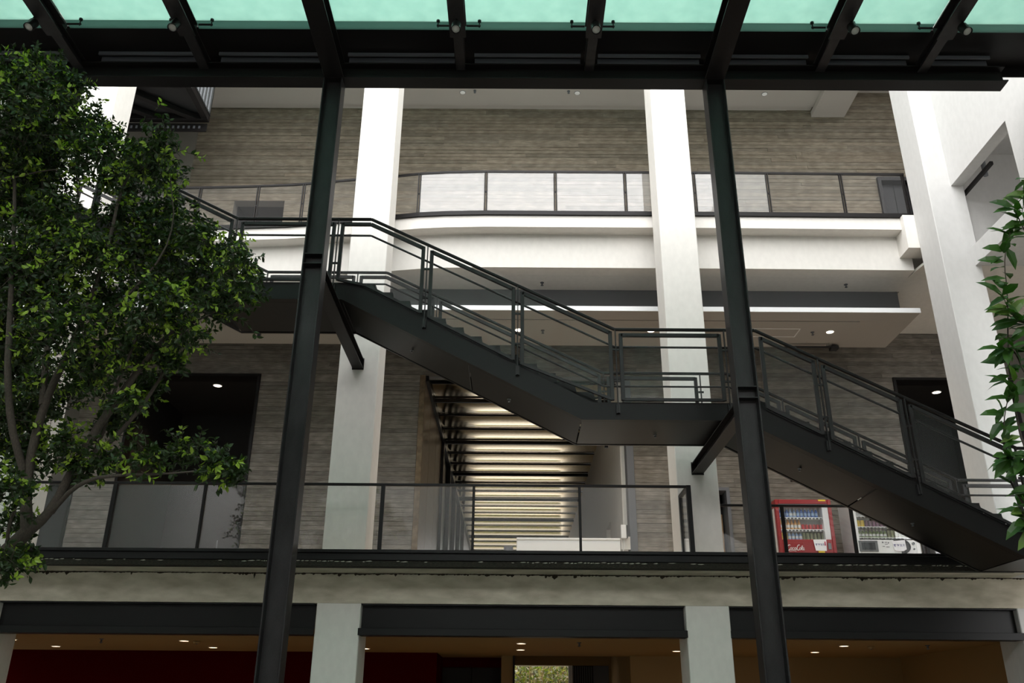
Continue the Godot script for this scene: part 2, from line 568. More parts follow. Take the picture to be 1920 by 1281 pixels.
func build_back_walls() -> void:
	# gallery storey: openings x0, x1, y0, y1
	var holes := [[-9.69, -6.48, 4.0, 9.55], [-2.3, 2.9, 4.0, 9.55], [4.62, 5.16, 4.0, 6.70], [9.57, 12.6, 4.0, 9.57], [-11.8, -10.65, 4.0, 6.72]]
	var st := begin()
	for r in [[-13, -11.8, 4.06, 11.3], [-11.8, -10.65, 6.72, 11.3], [-10.65, -9.69, 4.06, 11.3], [-9.69, -6.48, 9.55, 11.3], [-6.48, -2.3, 4.06, 11.3], [-2.3, 2.9, 9.55, 11.3], [2.9, 4.62, 4.06, 11.3], [4.62, 5.16, 6.7, 11.3], [5.16, 9.57, 4.06, 11.3], [9.57, 12.6, 9.57, 11.3], [12.6, 15, 4.06, 11.3]]:
		ext(st, r[0], r[1], r[2], r[3], 20.8, 21.1)
	var w := struct("wall_back", st, M.joint_concrete, "board-marked grey concrete wall behind the gallery with tall dark doorways", "wall")
	boards(w, -10.9, 12.4, 4.4, 11.0, holes, 0.11, 2.1, 4.6, "board_grey")
	# upper storey
	holes = [[-7.85, -6.45, 11.9, 14.72], [10.1, 11.1, 11.9, 15.57]]
	st = begin()
	for r in [[-13, -7.85, 11.3, 18.7], [-7.85, -6.45, 14.72, 18.7], [-6.45, 10.1, 11.3, 18.7], [10.1, 11.1, 15.57, 18.7], [11.1, 15, 11.3, 18.7]]:
		ext(st, r[0], r[1], r[2], r[3], 20.8, 21.1)
	w = struct("wall_back_upper", st, M.joint_concrete, "brown-grey board-marked concrete wall behind the curved upper glass rail", "wall")
	boards(w, -9.2, 11.0, 13.0, 18.6, holes, 0.115, 2.6, 4.6, "board_concrete")

	# tall dark doorway at the left with its unlit room
	var d := thing("door_1", "tall black doorway left of the left steel column with one small lamp inside", "doorway", Vector3(-8.08, 4.06, -20.8), "", "structure")
	st = begin()
	ext(st, -9.69, -9.62, 4.06, 9.55, 20.74, 21.15)
	ext(st, -6.55, -6.48, 4.06, 9.55, 20.74, 21.15)
	ext(st, -9.62, -6.55, 9.48, 9.55, 20.74, 21.15)
	part(d, "frame", st, M.black_steel)
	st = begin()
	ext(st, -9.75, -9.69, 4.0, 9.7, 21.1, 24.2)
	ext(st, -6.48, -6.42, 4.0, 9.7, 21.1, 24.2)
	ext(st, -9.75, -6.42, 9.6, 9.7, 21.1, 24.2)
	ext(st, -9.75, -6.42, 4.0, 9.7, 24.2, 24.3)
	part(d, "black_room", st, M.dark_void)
	part(d, "pull_handle", ebox(-7.2, -7.17, 4.6, 5.45, 21.3, 21.33, 0.01), M.grey_steel, "slim steel handle")
	# doorway at the right
	d = thing("door_2", "tall black doorway behind the right white column with a small lamp inside", "doorway", Vector3(11.08, 4.06, -20.8), "", "structure")
	st = begin()
	ext(st, 9.57, 9.64, 4.06, 9.57, 20.74, 21.15)
	ext(st, 12.44, 12.6, 4.06, 9.57, 20.74, 21.15)
	ext(st, 9.64, 12.44, 9.5, 9.57, 20.74, 21.15)
	part(d, "frame", st, M.black_steel)
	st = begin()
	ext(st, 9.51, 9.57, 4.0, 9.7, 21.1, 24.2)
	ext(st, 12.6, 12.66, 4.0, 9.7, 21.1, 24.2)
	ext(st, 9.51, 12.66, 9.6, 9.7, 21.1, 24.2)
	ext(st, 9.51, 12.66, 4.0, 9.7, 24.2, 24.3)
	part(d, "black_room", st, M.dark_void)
	# small door with a timber leaf
	d = thing("door_3", "narrow doorway with a timber leaf ajar right of the right white column", "doorway", Vector3(4.9, 4.06, -20.8), "", "structure")
	st = begin()
	ext(st, 5.08, 5.16, 4.06, 6.70, 20.72, 21.2)
	ext(st, 4.62, 4.68, 4.06, 6.70, 20.72, 21.2)
	ext(st, 4.68, 5.08, 6.62, 6.70, 20.72, 21.2)
	part(d, "frame", st, M.grey_frame)
	part(d, "door_leaf", ebox(4.70, 5.0, 4.08, 6.1, 21.0, 21.05, 0.005), M.timber, "honey-coloured timber leaf")
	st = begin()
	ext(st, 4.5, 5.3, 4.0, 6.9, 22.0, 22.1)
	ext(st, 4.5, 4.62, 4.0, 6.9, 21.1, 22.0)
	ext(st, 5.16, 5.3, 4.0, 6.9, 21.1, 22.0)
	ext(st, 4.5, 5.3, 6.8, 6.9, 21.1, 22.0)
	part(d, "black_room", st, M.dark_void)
	# small door at the far left
	d = thing("door_4", "black doorway at the far left behind the gallery glass and the tree", "doorway", Vector3(-11.2, 4.06, -20.8), "", "structure")
	st = begin()
	ext(st, -11.8, -11.74, 4.06, 6.72, 20.72, 21.2)
	ext(st, -10.71, -10.65, 4.06, 6.72, 20.72, 21.2)
	ext(st, -11.74, -10.71, 6.66, 6.72, 20.72, 21.2)
	part(d, "frame", st, M.black_steel)
	part(d, "door_leaf", ebox(-11.74, -10.71, 4.06, 6.66, 21.0, 21.06), M.dark_void)
	# upper doors
	d = thing("door_5", "dark recess with a lit timber panel behind the upper rail at left", "doorway", Vector3(-7.15, 11.95, -20.8), "", "structure")
	st = begin()
	ext(st, -7.95, -7.85, 11.9, 14.85, 21.1, 22.2)
	ext(st, -6.45, -6.35, 11.9, 14.85, 21.1, 22.2)
	ext(st, -7.95, -6.35, 14.8, 14.9, 21.1, 22.2)
	part(d, "recess", st, M.dark_void)
	part(d, "timber_panel", ebox(-7.85, -6.45, 11.95, 14.8, 22.1, 22.2), M.timber, "honey-coloured timber panel")
	d = thing("door_6", "black double door behind the upper rail beside the right white column", "doorway", Vector3(10.6, 11.95, -20.8), "", "structure")
	st = begin()
	ext(st, 10.1, 10.2, 11.95, 15.57, 20.7, 21.1, 0.005)
	ext(st, 11.0, 11.1, 11.95, 15.57, 20.7, 21.1, 0.005)
	ext(st, 10.2, 11.0, 15.45, 15.57, 20.7, 21.1, 0.005)
	part(d, "frame", st, M.black_steel)
	for s in [0, 1]:
		part(d, "door_leaf", ebox(10.2 + 0.4 * s, 10.595 + 0.405 * s, 11.95, 15.45, 20.9, 20.95, 0.008), M.dark_void)


# ------------------------------------------------------------------ upper levels
const EDGE := [[-13.0, 18.4], [-10.5, 17.95], [-8.5, 17.72], [-7.85, 17.65], [-6.56, 17.59], [-5.27, 17.49], [-4.5, 17.38], [-3.85, 17.27], [-3.3, 17.19], [-2.75, 17.1], [-2.2, 17.0], [-1.6, 16.94], [-0.7, 16.9], [2.0, 16.9], [5.0, 16.9], [8.88, 16.93]]


func band(edge: Array, off0: float, off1: float) -> Array:
	var poly := []
	for e in edge:
		poly.append([e[0], e[1] + off0])
	for i in range(edge.size() - 1, -1, -1):
		poly.append([edge[i][0], edge[i][1] + off1])
	return poly


func build_upper_levels() -> void:
	# curved floor edge and beam
	var st := begin()
	var poly := []
	for e in EDGE:
		poly.append([e[0], e[1] + 0.02])
	poly += [[15.0, 16.95], [15.0, 20.8], [-13.0, 20.8]]
	slab(st, poly, 11.64, 11.93)
	struct("floor_upper", st, M.white_plaster, "white upper floor slab with a gently curved front edge", "floor")
	st = begin()
	slab(st, band(EDGE, 0.36, 0.75), 10.80, 11.64)
	struct("trim_3", st, M.white_plaster, "deep white beam set back under the curved upper floor edge", "beam")
	# side beams that tie the edge beam to the columns
	st = begin()
	ext(st, 8.6, 9.3, 11.1, 11.93, 16.8, 17.3)
	struct("trim_4", st, M.white_plaster, "short white bracket beam left of the right end column", "beam")
	# soffit behind the beam
	st = begin()
	var so := []
	for e in EDGE:
		so.append([minf(e[0], 8.98), e[1] + 0.752])
	so += [[8.98, 17.0], [15.0, 17.0], [15.0, 20.8], [8.98, 20.8], [8.98, 18.36], [-13.0, 19.2]]
	slab(st, so, 10.80, 10.86)
	struct("ceiling_gallery", st, M.white_plaster, "pale soffit behind the white edge beam over the gallery", "ceiling")
	st = begin()
	prism(st, [[-13, 9.99], [8.93, 9.99], [8.93, 10.86], [-13, 10.86]], 18.37, 18.42)
	ext(st, 8.88, 8.93, 9.99, 10.86, 18.42, 19.4)
	struct("trim_5", st, M.dark_panel, "dark grey bulkhead between the pale soffit and the dropped ceiling", "panel")
	# dropped ceiling with its slots
	var d := thing("dropped_ceiling", "white dropped ceiling floating over the gallery with a bright front edge", "ceiling", Vector3(0, 9.872, -18.5))
	st = begin()
	ext(st, -13, 8.96, 9.872, 9.97, 17.55, 18.02, 0.004)
	ext(st, -13, 7.80, 9.872, 9.97, 18.055, 19.26)
	ext(st, 7.80, 8.96, 9.872, 9.97, 18.02, 19.53)
	ext(st, -13, 6.49, 9.872, 9.97, 19.26, 19.53)
	ext(st, 6.49, 7.52, 9.90, 9.97, 19.26, 19.53)
	ext(st, 7.52, 7.80, 9.872, 9.97, 19.26, 19.53)
	part(d, "ceiling_sheet", st, M.ceiling_board)
	part(d, "edge_strip", ebox(-13, 8.97, 9.868, 9.985, 17.53, 17.548, 0.004), M.white_lacquer, "bright white front edge")
	part(d, "air_slot", ebox(4.7, 7.80, 9.89, 9.95, 18.022, 18.053), M.dark_void)
	st = begin()
	for q in [[5.40, 6.58, 18.44, 18.46], [5.40, 6.58, 18.9, 18.92], [5.40, 5.42, 18.46, 18.9], [6.56, 6.58, 18.46, 18.9]]:
		ext(st, q[0], q[1], 9.865, 9.8725, q[2], q[3])
	part(d, "access_hatch", st, M.white_lacquer)
	for x in [-8.0, -3.0, 2.0, 7.0]:
		part(d, "hanger", ebox(x, x + 0.04, 9.97, 10.82, 18.7, 18.74), M.grey_steel)
	# top ceiling
	st = begin()
	ext(st, -13, 9.5, 17.84, 18.1, 17.2, 20.55)
	ext(st, 8.55, 9.5, 17.66, 17.84, 19.6, 20.78)
	ext(st, -13, 8.55, 17.9, 18.1, 20.55, 20.8)
	ext(st, 9.5, 15, 18.55, 18.7, 17.2, 20.8)
	struct("ceiling_upper", st, M.ceiling_board, "pale flat ceiling over the upper gallery above the brown-grey concrete wall", "ceiling")
	struct("roof", ebox(-13, 15, 18.7, 19.0, 17.0, 50), M.ceiling_board, "roof slab over the gallery building", "roof")
	# dark steel box hanging at the upper left
	d = thing("steel_gangway", "black steel gangway box with louvred end hanging at the upper left", "gangway", Vector3(-9.5, 15.6, -17.7))
	st = begin()
	ext(st, -11.6, -7.95, 15.62, 15.8, 18.35, 18.5, 0.01)
	ext(st, -11.6, -7.95, 15.9, 17.7, 18.42, 18.48)
	ext(st, -11.6, -7.95, 15.62, 15.8, 17.0, 17.15, 0.01)
	ext(st, -8.1, -7.95, 15.62, 15.8, 17.15, 18.35, 0.01)
	part(d, "bottom_frame", st, M.black_steel)
	for a in [[-9.9, -8.3], [-10.9, -9.3]]:
		st = begin()
		bar(st, Vector3(a[0], 15.7, -17.1), Vector3(a[1], 15.7, -18.4), 0.16, 0.14, 0.008)
		part(d, "diagonal_brace", st, M.black_steel)
	for x in [-11.0, -9.0]:
		part(d, "hanger", ebox(x, x + 0.06, 15.8, 17.84, 17.7, 17.76), M.black_steel)
	part(d, "deck", ebox(-11.6, -7.95, 15.82, 15.88, 17.0, 18.5), M.dark_void)
	for i in 7:
		var dd := 17.12 + i * 0.2
		part(d, "louvre", ebox(-7.98, -7.94, 15.85, 17.75, dd, dd + 0.1, 0.004), M.grey_steel)
	st = begin()
	ext(st, -11.4, -8.0, 15.36, 15.6, 18.5, 18.54)
	part(d, "grating_plate", st, M.black_steel)
	for i in 15:
		part(d, "grating_slot", ebox(-10.1 + i * 0.135, -10.05 + i * 0.135, 15.44, 15.52, 18.49, 18.505), M.grey_frame)


# ------------------------------------------------------------------ corridor
func build_corridor() -> void:
	var st := begin()
	ext(st, 2.62, 2.78, 4.06, 9.7, 21.1, 23.9)
	ext(st, 2.62, 2.78, 6.5, 9.7, 23.9, 25.0)
	ext(st, 2.62, 2.78, 4.06, 9.7, 25.0, 27.4)
	ext(st, 2.62, 2.78, 6.5, 9.7, 27.4, 28.5)
	ext(st, 2.62, 2.78, 4.06, 9.7, 28.5, 49)
	struct("wall_corridor_right", st, M.white_plaster, "white wall along the right of the long lit corridor", "wall")
	st = begin()
	ext(st, 2.78, 3.5, 4.06, 6.7, 25.0, 25.1)
	ext(st, 2.78, 3.5, 4.06, 6.7, 28.5, 28.6)
	ext(st, 3.4, 3.5, 4.06, 6.7, 23.0, 28.5)
	struct("door_7", st, M.dark_panel, "dark door recesses in the white right corridor wall", "doorway")
	st = begin()
	ext(st, 2.72, 2.9, 4.06, 9.55, 20.72, 21.1, 0.006)
	struct("trim_6", st, M.grey_frame, "blue-grey metal jamb at the right of the corridor mouth", "jamb")
	# left wall: bronze panels, then smoked glass
	var w := thing("wall_corridor_left", "bronze panels and smoked glass along the left of the lit corridor", "wall", Vector3(-2.4, 4.06, -21.1), "", "structure")
	for a in [[20.75, 22.4], [22.42, 24.3], [24.32, 26.2]]:
		part(w, "bronze_panel", ebox(-2.42, -2.28, 4.06, 9.55, a[0], a[1], 0.006), M.bronze_panel)
	st = begin()
	for a in [26.2, 29.2, 32.2, 35.2, 38.2]:
		ext(st, -2.42, -2.2, 4.06, 9.55, a, a + 0.25, 0.006)
	ext(st, -2.42, -2.2, 9.4, 9.55, 20.8, 49)
	part(w, "black_frame", st, M.black_steel)
	for a in [26.45, 29.45, 32.45, 35.45]:
		part(w, "smoked_pane", ebox(-2.36, -2.33, 4.06, 9.4, a, a + 2.75), M.smoked_glass)
	part(w, "far_wall", ebox(-2.42, -2.3, 4.06, 9.4, 38.45, 49), M.dark_panel)
	# ceiling of bowed polished metal sheets
	var c := thing("ceiling_corridor", "polished metal ceiling of bowed sheets that mirror the bright corridor end", "ceiling", Vector3(0.2, 9.6, -21.1), "", "structure")
	part(c, "upper_deck", ebox(-2.5, 2.8, 9.8, 10.0, 20.8, 49), M.dark_panel)
	part(c, "header", ebox(-2.3, 2.9, 9.52, 9.8, 20.85, 21.0, 0.005), M.dark_panel)
	var p := 1.325
	var n := 0
	var d0 := 21.43
	while d0 < 47.5:
		st = begin()
		var steps := 12
		for i in steps:
			var q := []
			for k in [i, i + 1]:
				var t := float(k) / steps * 2.0 - 1.0
				q.append([d0 + 0.04 + (p - 0.08) * k / steps, 9.615 - 0.058 * (1.0 - t * t), Vector3(0, -1, t * 4 * 0.058 / p).normalized() if false else Vector3(0, -1, -4 * 0.058 * t / (p - 0.08)).normalized()])
			var a := [Vector3(-2.3, q[0][1], -q[0][0]), q[0][2]]
			var b := [Vector3(2.62, q[0][1], -q[0][0]), q[0][2]]
			var e := [Vector3(2.62, q[1][1], -q[1][0]), q[1][2]]
			var g := [Vector3(-2.3, q[1][1], -q[1][0]), q[1][2]]
			vtri(st, [a, b, e])
			vtri(st, [a, e, g])
		part(c, "ceiling_panel", st, M.polished_ceiling_metal)
		var thick := n % 3 == 1
		var hh := 0.09 if thick else 0.035
		part(c, "cross_bar", ebox(-2.3, 2.62, 9.60 - hh, 9.60, d0 - hh * 0.45, d0 + hh * 0.45, 0.004), M.black_steel)
		d0 += p
		n += 1
	struct("wall_corridor_outer", ebox(-2.6, -2.42, 4.06, 10.0, 21.1, 49), M.dark_panel, "outer shell of the corridor beyond its glass", "wall")
	# reception screen and plants of the gallery
	var desk := thing("reception_counter", "low white counter standing at the corridor mouth behind the glass rail", "counter", Vector3(1.22, 4.06, -20.2))
	part(desk, "front_panel", ebox(0.05, 2.4, 4.06, 5.30, 20.0, 20.05, 0.006), M.white_lacquer)
	part(desk, "counter_top", ebox(0.05, 2.4, 5.28, 5.325, 19.98, 20.5, 0.006), M.white_lacquer)
	for x in [0.05, 2.35]:
		part(desk, "side_panel", ebox(x, x + 0.05, 4.06, 5.28, 20.05, 20.48), M.white_lacquer)
	var ped := thing("ticket_post", "small dark post left of the low white counter", "post", Vector3(-0.14, 4.06, -20.2))
	part(ped, "stem", ebox(-0.18, -0.10, 4.06, 5.0, 20.16, 20.24, 0.006), M.dark_panel)
	part(ped, "head_box", ebox(-0.24, -0.03, 5.0, 5.16, 20.12, 20.28, 0.01), M.grey_frame)
	var ic := thing("intercom", "white intercom box with a cable on the right corridor wall end", "intercom", Vector3(2.56, 5.6, -20.75))
	part(ic, "housing", ebox(2.50, 2.63, 5.44, 5.76, 20.60, 20.72, 0.012), M.white_lacquer)
	part(ic, "side_shell", ebox(2.63, 2.66, 5.45, 5.75, 20.60, 20.72, 0.006), M.black_plastic)
	st = begin()
	tube(st, [Vector3(2.56, 5.44, -20.66), Vector3(2.57, 5.3, -20.65), Vector3(2.54, 5.16, -20.65), Vector3(2.58, 5.0, -20.66), Vector3(2.60, 4.7, -20.7)], [0.008, 0.008, 0.008, 0.008, 0.008], 6)
	part(ic, "cable", st, M.white_lacquer)
	part(ic, "mount_plate", ebox(2.50, 2.74, 5.2, 5.5, 20.722, 20.74), M.white_plaster)


# ------------------------------------------------------------------ lobby at ground level
func build_lobby() -> void:
	var cs := begin()
	ext(cs, -13, 13, 2.95, 3.1, 16.3, 22.65)
	ext(cs, -13, -0.3, 2.95, 3.1, 22.65, 27.2)
	ext(cs, -0.3, 3.0, 3.28, 3.4, 22.65, 27.2)
	ext(cs, 3.0, 13, 2.95, 3.1, 22.65, 27.2)
	struct("ceiling_lobby", cs, M.tan_paint, "tan lobby ceiling with small recessed lamps at ground level", "ceiling")
	struct("wall_lobby_red", ebox(-13, -1.8, 0, 2.95, 21.75, 22.0), M.red_paint, "dark red lobby wall at the lower left", "wall")
	var st := begin()
	ext(st, -1.8, -0.3, 2.72, 2.95, 23.5, 23.7)
	ext(st, -2.0, -1.8, 0, 2.95, 22.0, 23.7)
	struct("wall_lobby_recess", st, M.red_paint, "red return wall beside the dark lobby door", "wall")
	var d := thing("door_8", "dark brown double door between the red wall and tan pier in the lobby", "door", Vector3(-1.05, 0, -23.6), "", "structure")
	for s in [0, 1]:
		part(d, "door_leaf", ebox(-1.8 + s * 0.75, -1.06 + s * 0.76, 0, 2.72, 23.55, 23.62, 0.006), M.dark_void)
	part(d, "backing", ebox(-1.8, -0.3, 0, 2.95, 23.66, 23.72), M.dark_void)
	struct("wall_lobby_pier", ebox(-0.3, -0.02, 0, 3.28, 22.7, 26.8), M.tan_paint, "tan pier left of the bright lobby opening", "wall")
	st = begin()
	ext(st, -0.02, 3.0, 2.95, 3.28, 26.8, 27.1)
	ext(st, 2.75, 3.0, 0, 2.95, 26.8, 27.1)
	struct("wall_lobby_rear", st, M.tan_paint, "tan rear lobby wall around the opening to the greenery", "wall")
	st = begin()
	ext(st, 2.8, 9.3, 0, 2.95, 22.35, 22.6)
	ext(st, 2.8, 3.0, 0, 3.28, 22.6, 26.8)
	struct("wall_lobby_right", st, M.tan_paint, "tan lobby wall behind the right lobby bays", "wall")
	struct("wall_lobby_side", ebox(9.3, 9.5, 0, 2.95, 16.8, 22.4), M.tan_paint, "tan side wall closing the lobby at the right", "wall")
	struct("wall_front_right", ebox(9.63, 14, 0, 3.93, 16.0, 16.2), M.white_plaster, "white wall right of the right end column at ground level", "wall")
	d = thing("window_1", "glazed lobby opening with white post and dark slatted leaf towards the greenery", "window", Vector3(1.3, 0, -27), "", "structure")
	part(d, "black_post", ebox(-0.02, 0.03, 0, 2.95, 22.6, 22.66), M.black_steel)
	part(d, "white_post", ebox(1.58, 1.70, 0, 2.95, 26.9, 27.0, 0.005), M.white_lacquer)
	part(d, "slatted_leaf", ebox(1.70, 2.3, 0, 2.95, 26.95, 27.0), M.dark_void)
	for i in 9:
		part(d, "slat", ebox(1.72 + i * 0.064, 1.74 + i * 0.064, 0, 2.93, 26.92, 26.95), M.dark_panel)
	part(d, "side_glass", ebox(2.30, 2.75, 0, 2.95, 26.95, 26.97), M.grey_frame)
	# steel beams in the three openings
	var bays := [[-13.0, -3.49, "left"], [-2.72, 3.03, "middle"], [3.78, 8.97, "right"]]
	for b in bays:
		var o := thing("steel_beam", "dark steel beam under the cream plaster beam across the %s lobby bay" % b[2], "beam", Vector3((b[0] + b[1]) / 2, 2.87, -16.1))
		part(o, "web", ebox(b[0] + 0.03, b[1] - 0.03, 2.99, 3.39, 16.14, 16.16), M.kerb_steel)
		st = begin()
		ext(st, b[0], b[1], 2.87, 2.99, 15.975, 16.0, 0.004)
		ext(st, b[0], b[1], 2.87, 2.89, 16.0, 16.28)
		part(o, "bottom_flange", st, M.kerb_steel)
		part(o, "top_flange", ebox(b[0] + 0.03, b[1] - 0.03, 3.38, 3.40, 16.02, 16.28), M.kerb_steel)


# ------------------------------------------------------------------ right wing
func build_right_wing() -> void:
	var st := begin()
	ext(st, 9.36, 9.62, 12.17, 24, 13.75, 16.0)
	ext(st, 9.36, 9.62, 10.23, 24, 9.0, 13.75)
	ext(st, 9.36, 9.62, 0.0, 10.23, 9.0, 13.0)  # unseen lower stretch, added to close off light from the side
	ext(st, 9.36, 9.62, 0.0, 24, -12, 9.0)
	struct("wall_right", st, M.dimmed_plaster, "white side wall at the right with a square opening above the floor edge", "wall")
	st = begin()
	ext(st, 9.5, 13, 10.23, 10.66, 13.75, 16.0)
	struct("floor_right", st, M.dimmed_plaster, "white floor edge of the side wing at the far right", "floor")
	st = begin()
	ext(st, 12.0, 12.2, 10.66, 14, 9, 16.8)
	ext(st, 9.63, 12.0, 10.66, 14, 16.3, 16.5)
	ext(st, 9.62, 12.0, 13.2, 13.4, 9, 16.5)
	struct("wall_right_inner", st, M.dimmed_plaster, "white inner walls seen through the opening of the side wing", "wall")
	var d := thing("window_2", "black framed slot window inside the white side wing", "window", Vector3(10.2, 12.0, -15.8), "", "structure")
	st = begin()
	ext(st, 9.68, 9.75, 12.04, 12.12, 15.0, 16.2, 0.005)
	part(d, "frame", st, M.black_steel)
	st = begin()
	tube(st, [Vector3(9.85, 12.1, -15.5), Vector3(9.85, 12.7, -15.5)], [0.05, 0.05], 10)
	part(d, "steel_tube", st, M.grey_steel)
	struct("wall_left", ebox(-13.2, -12.9, 0, 27, -12, 21.1), M.dimmed_plaster, "pale wing of the building on the left side of the courtyard", "wall")  # out of view; raised and lengthened to hold back sky light
	struct("added_end_wall", ebox(14.6, 14.9, 0, 18.7, 9, 21.1), M.opposite_wall, "grey end wall added out of view to keep side light off the gallery", "wall")  # added wall, unseen, stops sky light streaming in from the right
	struct("wall_opposite", ebox(-13.2, 9.62, 0, 12.5, -12.4, -12), M.opposite_wall, "grey wall of the block across the courtyard", "wall")


# ------------------------------------------------------------------ canopy
func build_canopy() -> void:
	var c := thing("glass_canopy", "black steel canopy with frosted teal glass over the courtyard", "canopy", Vector3(0, 11.62, -11.9))
	var st := begin()
	hbeam(st, Vector3(-14, 11.78, -12.09), Vector3(8.38, 11.78, -12.09), 0.32, 0.28, Vector3.BACK, 0.014, 0.024)
	part(c, "edge_beam", st, M.black_steel)
	for x in [-9.5, -3.14, 3.37]:
		st = begin()
		hbeam(st, Vector3(x, 11.78, -11.95), Vector3(x, 11.78, 3.0), 0.32, 0.33, Vector3.RIGHT, 0.014, 0.024)
		part(c, "main_beam", st, M.black_steel)
	var raf := [-7.55, -5.38, -0.97, 1.23, 5.18, 6.93, 8.9]
	for x in raf:
		st = begin()
		hbeam(st, Vector3(x, 11.87, -11.12), Vector3(x, 11.87, 3.0), 0.26, 0.26, Vector3.RIGHT, 0.012, 0.02)
		hbeam(st, Vector3(x, 11.88, -11.95), Vector3(x, 11.88, -11.10), 0.2, 0.16, Vector3.RIGHT, 0.012, 0.02)
		var r := part(c, "rafter", st, M.column_steel)
		for s in [-1.0, 1.0]:
			st = begin()
			tube(st, [Vector3(x + s * 0.13, 12.02, -11.15), Vector3(x + s * 0.36, 12.02, -11.15)], [0.018, 0.018], 8)
			tube(st, [Vector3(x + s * 0.34, 11.99, -11.15), Vector3(x + s * 0.34, 12.13, -11.15)], [0.012, 0.012], 6)
			tube(st, [Vector3(x + s * 0.34, 12.1, -11.15), Vector3(x + s * 0.34, 12.13, -11.15)], [0.03, 0.03], 8)
			var cl := part(r, "glass_clamp", st, M.black_steel)
			cl.position = Vector3.ZERO
	var all := raf + [-9.5, -3.14, 3.37]
	all.sort()
	all.push_front(-11.6)
	for i in all.size() - 1:
		var x0: float = all[i]
		var x1: float = all[i + 1]
		st = begin()
		ext(st, x0 - 0.04, x0 + 0.04, 11.99, 12.15, -2.8, 11.3, 0.004)
		part(c, "glazing_bar", st, M.column_steel)
		for k in 7:
			var d1 := 11.22 - k * 2.0
			part(c, "glass_pane", ebox(x0 + 0.03, x1 - 0.03, 12.17, 12.195, d1 - 2.0, d1), M.frosted_teal_glass)
		part(c, "glass_edge", ebox(x0 + 0.03, x1 - 0.03, 12.17, 12.195, 11.22, 11.41), M.teal_glass_edge, "darker fritted glass strip")
	part(c, "gutter", ebox(-14, 9.3, 12.2, 12.26, 11.40, 12.5), M.black_steel)
	st = begin()
	ext(st, -14, 9.3, 12.0, 12.2, 12.3, 12.32)
	part(c, "gutter_side", st, M.black_steel)
	for a in [[-9.3, -7.7], [-7.3, -5.55], [-5.2, -3.32], [-2.95, -1.1], [-0.75, 1.1], [1.4, 3.18], [3.55, 5.05], [5.35, 6.8], [7.1, 8.2]]:  # grey bars drawn in place of thin gaps that leak sky light
		part(c, "sky_gap_bar", ebox(a[0], a[1], 12.14, 12.2, 12.0, 12.03), M.grey_frame)
		part(c, "sky_gap_bar", ebox(a[0], a[1], 12.10, 12.2, 12.13, 12.16), M.grey_frame)
	# spotlights under the rafters, switched off
	var k := 0
	var where := ["leftmost rafter above the tree", "second rafter from the left above the tree", "rafter right of the left main beam", "rafter left of the right main beam", "rafter right of the right main beam", "last rafter near the right edge"]
	for x in [-7.68, -5.42, -0.97, 1.23, 5.28, 7.03]:
		var o := thing("spotlight", "small black spotlight clipped under the canopy's " + where[k], "spotlight", Vector3(x, 11.74, -10.72), "spotlights under the canopy rafters")
		var tilt := Basis(Vector3.RIGHT, -0.5)
		st = begin()
		lathe(st, Vector3(x, 11.58, -10.70), [[0.0, 0.13], [0.06, 0.13], [0.075, 0.10], [0.075, -0.12], [0.064, -0.12], [0.062, -0.09]], 16, tilt)
		part(o, "housing", st, M.black_steel)
		st = begin()
		lathe(st, Vector3(x, 11.58, -10.70), [[0.063, -0.095], [0.03, -0.105], [0.0, -0.108]], 16, tilt)
		part(o, "lens", st, M.dead_lens, "dull pale lens")
		st = begin()
		tube(st, [Vector3(x, 11.74, -10.72), Vector3(x, 11.60, -10.71)], [0.022, 0.022], 8)
		part(o, "bracket", st, M.black_steel)
		k += 1


# ------------------------------------------------------------------ steel columns and struts
func build_steel_columns() -> void:
	var k := 0
	for x in [-3.155, 3.375]:
		var o := thing("steel_column", ["dark steel H column at the left standing in front of the upper stair landing", "dark steel H column at the right standing in front of the lower stair landing"][k], "column", Vector3(x, 0, -12.09))
		var st := begin()
		box(st, Vector3(x, 5.81, -12.09), Vector3(0.012, 0.0, 0.0) + Vector3(0.29, 11.62, 0.014))
		part(o, "web", st, M.column_steel)
		for s in [-1.0, 1.0]:
			st = begin()
			box(st, Vector3(x + s * 0.15, 5.81, -12.085), Vector3(0.022, 11.62, 0.28), 0.004)
			part(o, "flange", st, M.column_steel)
		var ys := [8.03, 8.2] if k == 0 else [5.87, 6.04]
		for y in ys:
			st = begin()
			box(st, Vector3(x, y, -12.02), Vector3(0.28, 0.014, 0.125))
			part(o, "stiffener", st, M.column_steel)
		st = begin()
		box(st, Vector3(x, 0.02, -12.09), Vector3(0.5, 0.04, 0.5), 0.006)
		part(o, "base_plate", st, M.column_steel)
		var yy: float = [7.95, 5.885][k]
		var xx: float = [-3.1, 3.42][k]
		var t := thing("steel_strut", ["black steel strut tying the left steel column back to the white column", "black steel strut tying the right steel column back to the white column"][k], "strut", Vector3(xx, yy - 0.1, -14.1))
		st = begin()
		hbeam(st, Vector3(xx, yy, -12.24), Vector3(xx, yy, -15.985), 0.2, 0.21, Vector3.RIGHT, 0.012, 0.018)
		part(t, "beam", st, M.black_steel)
		st = begin()
		box(st, Vector3(xx, yy, -15.988), Vector3(0.23, 0.24, 0.02), 0.003)
		part(t, "end_plate", st, M.black_steel)
		k += 1


# ------------------------------------------------------------------ stair
func sheet(st: SurfaceTool, pts: Array, lo: Array, d0: float, d1: float) -> void:
	var poly := []
	for p in pts:
		poly.append(p)
	for i in range(lo.size() - 1, -1, -1):
		poly.append(lo[i])
	prism(st, poly, d0, d1)


